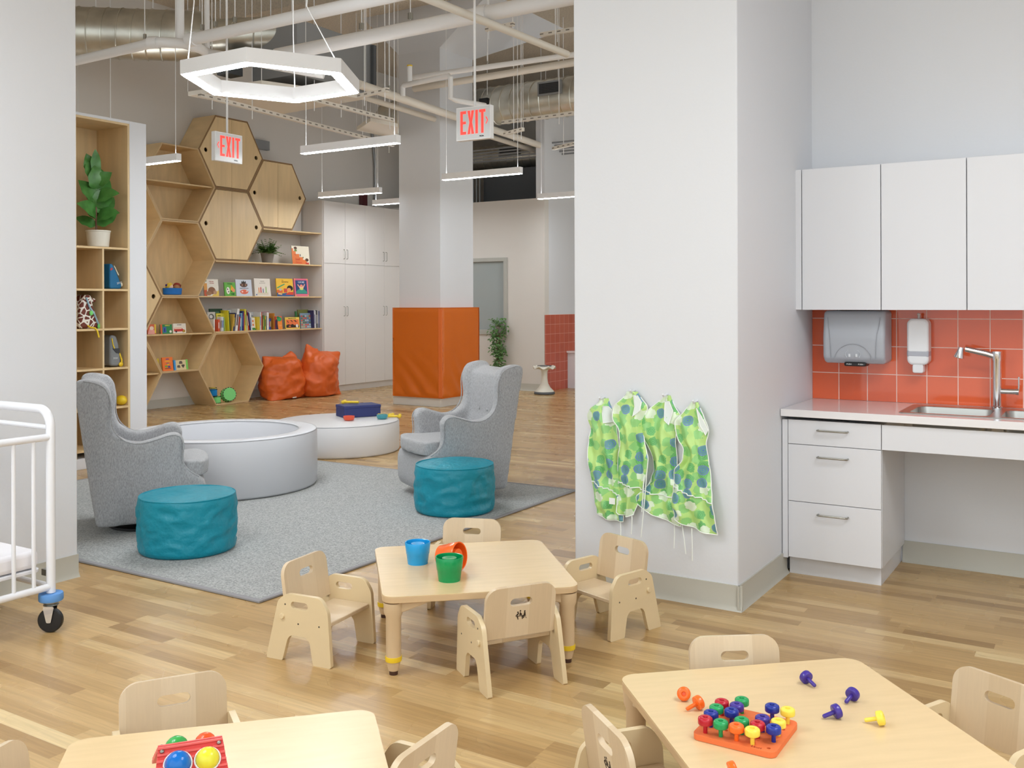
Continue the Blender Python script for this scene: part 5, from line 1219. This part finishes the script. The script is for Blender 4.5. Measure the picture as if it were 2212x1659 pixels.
def ringlight(label, x, y, z=LZ, rot=0, cab=True):
    t = thing('ring_light', label, 'ceiling light', (x, y, z), rot, 'hexagonal pendant lights')
    hx = lambda r: [(r * math.cos(PI / 3 * k), r * math.sin(PI / 3 * k)) for k in range(6)]
    MB().prism(hx(.632), .004, .10, XY, holes=[hx(.535)]).build('housing', LIGHTW, t, bevel=.001)
    MB().prism(hx(.620), -.002, .006, XY, holes=[hx(.545)]).build('diffuser', GLOW, t)
    MB().prism(hx(.618), .096, .1003, XY, holes=[hx(.547)]).build('added_uplight', GLOWUP, t)  # added upward-glowing hexagon, fill for the space above the lamp
    b = MB()
    for k in (0, 2, 4):
        a = PI / 3 * k; px, py_ = .58 * math.cos(a), .58 * math.sin(a); q = .93 if k else .55
        b.tube([(px, py_, .1), (px * q, py_ * q, .5), (px * .8 if k == 0 else px * q, py_ * q, CEIL - z)], .004, 6)
    b.build('cable', PIPE, t)
ringlight('hexagonal ring pendant light glowing above the left armchair', -5.03, 4.90)
ringlight('added unseen hexagonal fill light overhead left of the camera, out of the picture', -3.1, 1.0, 3.1, .2)  # unseen lamp added as fill for the near room
ringlight('added unseen hexagonal fill light overhead before the kitchenette, out of the picture', .5, 2.7, 3.1, .2)  # unseen lamp added to brighten the kitchenette fronts

# ================================================================== EXIT SIGNS
RED = mat('lit_red_letters', (255, 60, 50), .4, emit=(255, 66, 56), es=.75)
FACEW = mat('sign_face', (226, 228, 230), .25)
def strokes(b, ch, x0, w_, h, t_, d0, d1):
    P = lambda pts: b.prism([(x0 + u, v) for u, v in pts], d0, d1, XZ)
    if ch == 'E':
        P([(0, 0), (w_, 0), (w_, t_), (t_, t_), (t_, h / 2 - t_ * .45), (w_ * .95, h / 2 - t_ * .45), (w_ * .95, h / 2 + t_ * .45), (t_, h / 2 + t_ * .45), (t_, h - t_), (w_, h - t_), (w_, h), (0, h)])
    if ch == 'X':
        c_ = w_ / 2; k = t_ * .55
        P([(0, 0), (t_ * 1.1, 0), (c_, h * .5 - t_ * 1.2), (w_ - t_ * 1.1, 0), (w_, 0), (c_ + k, h / 2), (w_, h), (w_ - t_ * 1.1, h), (c_, h * .5 + t_ * 1.2), (t_ * 1.1, h), (0, h), (c_ - k, h / 2)])
    if ch == 'I': P([(0, 0), (t_, 0), (t_, h), (0, h)])
    if ch == 'T': P([(w_ / 2 - t_ / 2, 0), (w_ / 2 + t_ / 2, 0), (w_ / 2 + t_ / 2, h - t_), (w_, h - t_), (w_, h), (0, h), (0, h - t_), (w_ / 2 - t_ / 2, h - t_)])
def exit_sign(label, loc, rz, arrow, W_=.345, H_=.285):
    t = thing('exit_sign', label, 'sign', loc, rz, 'hanging exit signs')
    MB().box(-W_ / 2, W_ / 2, 0, .055, 0, H_).build('housing', LIGHTW, t, bevel=.003)
    MB().box(-W_ / 2 + .008, W_ / 2 - .008, -.002, .0, .008, H_ - .008).build('face_plate', FACEW, t)
    b = MB(); h = .2; z = .05; t_ = .024
    x = -.128 if arrow > 0 else -.112
    M = [('E', .058), ('X', .066), ('I', .024), ('T', .062)]
    for ch, w_ in M:
        bb = MB(); bb.m(RED); strokes(bb, ch, x, w_, h, t_, -.0035, -.002)
        for v in bb.bm.verts: v.co.z += z
        bb.build('letter_' + ch.lower(), RED, t, smooth=False); x += w_ + .014
    s = arrow; ax = .135 * s if s > 0 else -.135
    MB().prism([(ax - s * .010, z + .135), (ax - s * .001, z + .135), (ax + s * .014, z + .105), (ax - s * .001, z + .075), (ax - s * .010, z + .075), (ax + s * .005, z + .105)], -.0035, -.002, XZ).build('arrow', RED, t, smooth=False)
    text_mesh('AtLite', .018, BLACK, 'maker_mark', t, FACE_NY(.085, -.0036, .026), bold=.0004)
    MB().tube([(0, .027, H_), (0, .027, CEIL - loc[2])], .011, 10).build('stem', PIPE, t)
exit_sign('lit exit sign with a right arrow, hanging in front of the padded column', (-4.646, 6.835, 2.80), math.radians(2), 1)
exit_sign('lit exit sign with a left arrow, hanging before the honeycomb wall', (-7.41, 6.62, 2.80), math.radians(90), -1)

# ================================================================== PIPES, DUCTS, TRAYS
def run(name, label, cat, pts, r, m, hang=(), seg=14, fit=None, group=None, hr=.005):
    c_ = Vector(pts[0]); t = thing(name, label, cat, c_, 0, group)
    L_ = [Vector(p) - c_ for p in pts]
    MB().tube(L_, r, seg).build('pipe', m, t)
    for f in hang:
        n = len(L_) - 1; k = min(int(f * n), n - 1); q = L_[k].lerp(L_[k + 1], f * n - k)
        MB().tube([q + Vector((0, 0, r * 1.2)), (q.x, q.y, CEIL - c_.z)], hr, 6).build('hanger_rod', PIPE, t)
        MB().tube([q + Vector((0, 0, r * 1.25)) , q + Vector((0, 0, r * 2.1))], r * .35, 8).build('clevis', NICKEL, t)
    if fit:
        for f in fit:
            n = len(L_) - 1; k = min(int(f * n), n - 1); q = L_[k].lerp(L_[k + 1], f * n - k); d = (L_[k + 1] - L_[k]).normalized()
            MB().tube([q - d * .05, q + d * .05], r * 1.18, seg).build('coupling', m, t)
    return t
AH = at_height
PZ1 = 4.0
p0, p1 = AH(412, 86, PZ1), AH(760, 10, PZ1); d = (p1 - p0)
run('sprinkler_main', 'thick white ceiling pipe passing above the hexagonal ring light', 'pipe', [p0, p0 + d * .5, p0 + d * 2.6], .058, PIPE, hang=(.08, .17, .30), fit=(.01,))
run('sprinkler_pipe', 'white ceiling pipe bent with elbows at the upper left', 'pipe', [AH(60, 160, PZ1), AH(165, 131, PZ1), AH(300, 100, PZ1), AH(330, 92, PZ1), AH(350, 91, PZ1), AH(395, 94, PZ1), AH(430, 104, PZ1), AH(452, 116, PZ1), AH(520, 128, 3.9), AH(700, 160, 3.75)], .05, PIPE, hang=(.27,), fit=(.34,))
v = AH(389, 95, PZ1); run('riser_pipe', 'vertical white pipe rising from the bent ceiling pipe', 'pipe', [v, (v.x, v.y, CEIL)], .042, PIPE)
v = AH(448, 108, 4.05); run('conduit_drop', 'slim vertical white conduit behind the thick pipe', 'pipe', [v, (v.x - .02, v.y, CEIL)], .028, PIPE)
p0, p1 = AH(735, 92, PZ1), AH(1215, -3, PZ1); d = p1 - p0
run('sprinkler_main', 'second thick white ceiling pipe running above the right exit sign', 'pipe', [p0 - d * .35, p0, p1, p1 + d * .4], .07, PIPE, hang=(.37, .45), fit=(.56,))
Z5 = 3.9
for (a, b_, r, lb) in (((775, 182), (1238, 338), .05, 'cream ceiling beam pipe descending to the right, upper of the crossing pair'), ((770, 205), (1240, 352), .035, 'thinner cream ceiling pipe just below the upper crossing one'), ((900, -12), (1225, 117), .036, 'cream ceiling pipe running down right above the second thick white pipe')):
    run('ceiling_conduit', lb, 'pipe', [AH(*a, Z5), AH(*b_, Z5)], r, PIPEB, hang=(.1, .5, .9) if r > .04 else (), group='cream pipes under the ceiling')
p0, p1 = AH(1015, 150, 4.2), AH(1240, 118, 4.2); run('ceiling_conduit', 'white branch pipe crossing right of the column toward the big white column', 'pipe', [p0 - (p1 - p0) * .6, p1 + (p1 - p0)], .032, PIPE, hang=(.3, .55), group='cream pipes under the ceiling')
p0, p1 = AH(1015, 172, 4.3), AH(1240, 135, 4.3); run('ceiling_conduit', 'cream branch pipe below the white branch pipe, above the spiral duct', 'pipe', [p0 - (p1 - p0) * .6, p1 + (p1 - p0)], .045, PIPEB, group='cream pipes under the ceiling')
# pipe bent around the column
xq = -7.45; q = lambda x, y, z: at_height(x, y, z)
va, vb = AH(870, 185, 4.04), AH(973, 163, 4.04)
run('sprinkler_branch', 'white pipe with square bends standing out in front of the padded column', 'pipe', [va - UP * .13, va - UP * .02, va + (vb - va) * .03, vb - (vb - va) * .03, vb - UP * .02, vb - UP * .26, vb - UP * .28 + Vector((.03, .06, 0)), vb + Vector((.15, .5, -.28))], .031, PIPE)
v = AH(885, 183, 4.04); run('pipe_stub', 'short white pipe stub with a yellow cap on the bent branch pipe', 'pipe', [v, (v.x, v.y, v.z + .22)], .03, PIPE)
MB().lathe([(0, .22), (.034, .22), (.034, .235), (0, .235)], 14).build('cap', YEL, bpy.data.objects['pipe_stub'])
# slotted trays
def m_slots():
    m = PIPEB.copy(); m.name = 'slotted_channel_paint'; N, L = nt(m); b = N['Principled BSDF']
    tc = N.new('ShaderNodeTexCoord'); sp = N.new('ShaderNodeSeparateXYZ'); L.new(tc.outputs['Object'], sp.inputs[0])
    def mth(op, x, y):
        n = N.new('ShaderNodeMath'); n.operation = op
        for i, v in enumerate((x, y)):
            if isinstance(v, (int, float)): n.inputs[i].default_value = v
            else: L.new(v, n.inputs[i])
        return n.outputs[0]
    a_ = mth('LESS_THAN', mth('FRACT', mth('MULTIPLY', sp.outputs[0], 8.3), 0), .42); z_ = mth('MULTIPLY', mth('GREATER_THAN', sp.outputs[2], .014), mth('LESS_THAN', sp.outputs[2], .030))
    mx = N.new('ShaderNodeMix'); mx.data_type = 'RGBA'; L.new(mth('MULTIPLY', a_, z_), mx.inputs[0]); mx.inputs[6].default_value = b.inputs['Base Color'].default_value[:]; mx.inputs[7].default_value = srgb(140, 132, 122); L.new(mx.outputs[2], b.inputs['Base Color'])
    return m
SLOTM = m_slots()
def tray(label, a, b_, z, w_=.045, hang=(.05, .35, .65, .95)):
    p0, p1 = AH(*a, z), AH(*b_, z); d = p1 - p0; L_ = d.length
    t = thing('strut_channel', label, 'rail', p0, math.atan2(d.y, d.x), 'slotted steel channels')
    MB().box(0, L_, -w_ / 2, w_ / 2, 0, .045).build('channel', SLOTM, t)
    for f in hang: MB().tube([(L_ * f, 0, -.10), (L_ * f, 0, CEIL - z)], .005, 6).build('hanger_rod', PIPE, t)
tray('slotted rail from the ring light toward the left linear light, upper one', (669, 218), (850, 264), 3.7)
tray('slotted rail below the white ceiling panel, above the left exit sign', (431, 209), (850, 317), 3.6, hang=(.05, .22, .8, .97))
tray('short slotted cross rail under the cream pipes left of the column', (775, 212), (838, 198), 3.72, hang=(.2, .9))
tray('short slotted cross rail right of the right exit sign', (1090, 293), (1130, 283), 3.6, hang=(.5, .9))
tray('slotted rail high at the right, next to the popcorn ceiling', (1050, 68), (1110, 56), 4.6, hang=(.1, .95))
tray('slotted rail highest at the right edge', (1168, 79), (1240, 67), 4.7, hang=(.5,))
tray('long slotted rail behind the right exit sign', (1085, 268), (1240, 248), 3.9, hang=(.3, .8))
tray('short slotted cross rail near the big white column', (1195, 324), (1240, 314), 3.6, hang=(.5,))
# flat white ceiling panels
def panel(label, pts, z):
    P = [AH(x, y, z) for x, y in pts]; t = thing('ceiling_panel', label, 'panel', P[0], 0, 'flat acoustic panels')
    MB().prism([((p - P[0]).x, (p - P[0]).y) for p in P], 0, .05, XY).build('board', PIPEB, t, bevel=.003)
    for p in P: MB().tube([(p.x - P[0].x, p.y - P[0].y, .05), (p.x - P[0].x, p.y - P[0].y, CEIL - z)], .004, 6).build('hanger_rod', PIPE, t)
panel('flat white panel hanging below the hexagonal ring light', [(406, 207), (609, 247), (790, 214), (565, 183)], 3.8)
panel('flat white panel left of the padded column, above the linear light', [(770, 282), (858, 300), (860, 275), (800, 262)], 3.7)

def duct(label, p0, p1, r, ribs=.16, m=DUCT, name='spiral_duct'):
    p0, p1 = Vector(p0), Vector(p1); t = thing(name, label, 'duct', p0, 0, 'round metal ventilation ducts'); d = p1 - p0; L_ = d.length
    MB().tube([(0, 0, 0), d], r, 40).build('tube', m, t)
    n = int(L_ / ribs); dd = d.normalized()
    x = dd.cross(UP).normalized(); y = x.cross(dd)
    pts = []
    for k in range(n * 24): a = 2 * PI * k / 24; pts.append(dd * (ribs * k / 24) + (x * math.cos(a) + y * math.sin(a)) * (r + .002))
    MB().tube(pts, .009, 5).build('spiral_seam', m, t)
    for f in (.1, .4, .7, .95): MB().tube([d * f + Vector((0, 0, r)), (d.x * f, d.y * f, CEIL - p0.z)], .006, 6).build('hanger_rod', PIPE, t)
    return t
duct('large spiral duct along the ceiling at the upper left', AH(40, 66, 4.5), AH(452, 80, 4.5), .285)
duct('smaller duct section continuing right of the large left duct', AH(458, 80, 4.5), AH(640, 72, 4.5), .20, .3)
dr = duct('spiral duct with a black grille right of the padded column', (-9.6, 11.75, 4.25), (-3.5, 11.75, 4.25), .27)
g = MB(); g.box(1.55 + .0, 1.95, -.285, -.245, -.04, .13)
xg = AH(1186, 192, 4.2)
gx = -9.6
def grille(par, cx_, w_, h_, zc):
    o = MB().box(cx_ - w_ / 2, cx_ + w_ / 2, -.30, -.255, zc - h_ / 2, zc + h_ / 2).build('grille_frame', SHEET, par, bevel=.003)
    b = MB(); b.m(BLACK).box(cx_ - w_ / 2 + .025, cx_ + w_ / 2 - .025, -.303, -.3, zc - h_ / 2 + .025, zc + h_ / 2 - .025)
    b.m(DARK)
    k = cx_ - w_ / 2 + .03
    while k < cx_ + w_ / 2 - .03: b.box(k, k + .004, -.307, -.303, zc - h_ / 2 + .025, zc + h_ / 2 - .025); k += .02
    for i in range(7): zz = zc - h_ / 2 + .03 + i * (h_ - .06) / 6; b.box(cx_ - w_ / 2 + .025, cx_ + w_ / 2 - .025, -.309, -.305, zz, zz + .004)
    b.build('grille_mesh', BLACK, o)
def xat(px, py_, y): dd = ray(px, py_); return dd.x * (y / dd.y)
grille(dr, xat(1186, 192, 11.45) + 9.6, .37, .19, .08)
MB().box(xat(1040, 212, 11.4) + 9.6 - .07, xat(1040, 212, 11.4) + 9.6 + .07, -.31, -.26, -.06, .06).build('control_box', BLACK, dr)
d2 = duct('farther spiral duct low behind the right exit sign', (-11, 14.6, 4.0), (-4.5, 14.6, 4.0), .22)
grille(d2, xat(1097, 297, 14.3) + 11, .4, .16, .06)
duct('farthest duct section at the edge of the big white column', (-9, 16.3, 4.5), (-4.5, 16.3, 4.5), .24)
# sheet metal trunk and dark equipment
p = at_height(806, 100, 4.55)
tr = thing('duct_trunk', 'grey rectangular sheet metal duct trunk left of the column capital', 'duct', (p.x, p.y, 3.95))
MB().box(-.7, 0, -1.3, 0, 0, .62).build('box', SHEET, tr, bevel=.004); MB().box(.0, .05, -.05, .0, 0, .6).build('flange', DARK, tr)
MB().box(-.95, -.75, -1.6, -1.4, .05, .28).build('junction_box', DARK, tr)
eq = thing('air_handler', 'dark grey mechanical unit above the far beige partition', 'equipment', (-8.6, 14.9, 3.06))
MB().box(-.9, .55, -.6, .6, .0, .68).build('cabinet', DARK, eq, bevel=.005)
for k in range(7): MB().tube([(-1.3 + .07 * k, -.75, 0), (-1.3 + .07 * k, -.75, .66)], .016, 8).build('conduit', SHEET, eq)
for k in range(5):
    y = 13.8 - .08 * k; z = 3.82 + .035 * k
    run('far_conduit', ['lowest', 'second lowest', 'middle', 'second highest', 'highest'][k] + ' of the thin grey conduits above the far partition', 'pipe', [(-10.5, y, z), (-6.0, y, z)], .014, SHEET, group='thin conduits over the far partition')
v = AH(826, 420, 3.0)
run('wall_conduit', 'vertical grey conduit on the back wall above the tall cabinets', 'pipe', [(-10.9, 13.0, 3.02), (-10.9, 13.0, 3.8), (-10.9, 12.9, 4.6)], .02, SHEET)
tag(MB().box(-10.93, -10.85, 12.62, 12.74, 3.02, 3.28).build('alarm_box', C_(90, 40, 44)), 'small dark red box above the tall cabinets', 'box')
tag(MB().box(-10.93, -10.86, 9.98, 10.5, 3.72, 3.86).build('wall_device', SHEET, bevel=.005), 'grey flat box on the wall above the topmost honeycomb cabinet', 'box')
tag(MB().box(-9.0, -8.8, 8.6, 8.72, 4.05, 4.25).build('junction_box', DARK, bevel=.005), 'dark control box hanging right of the large left duct', 'box')
# concrete beam edge across the ceiling
struct(MB().box(-11, 3, 8.9, 9.6, CEIL - .28, CEIL).build('trim_5', POP))
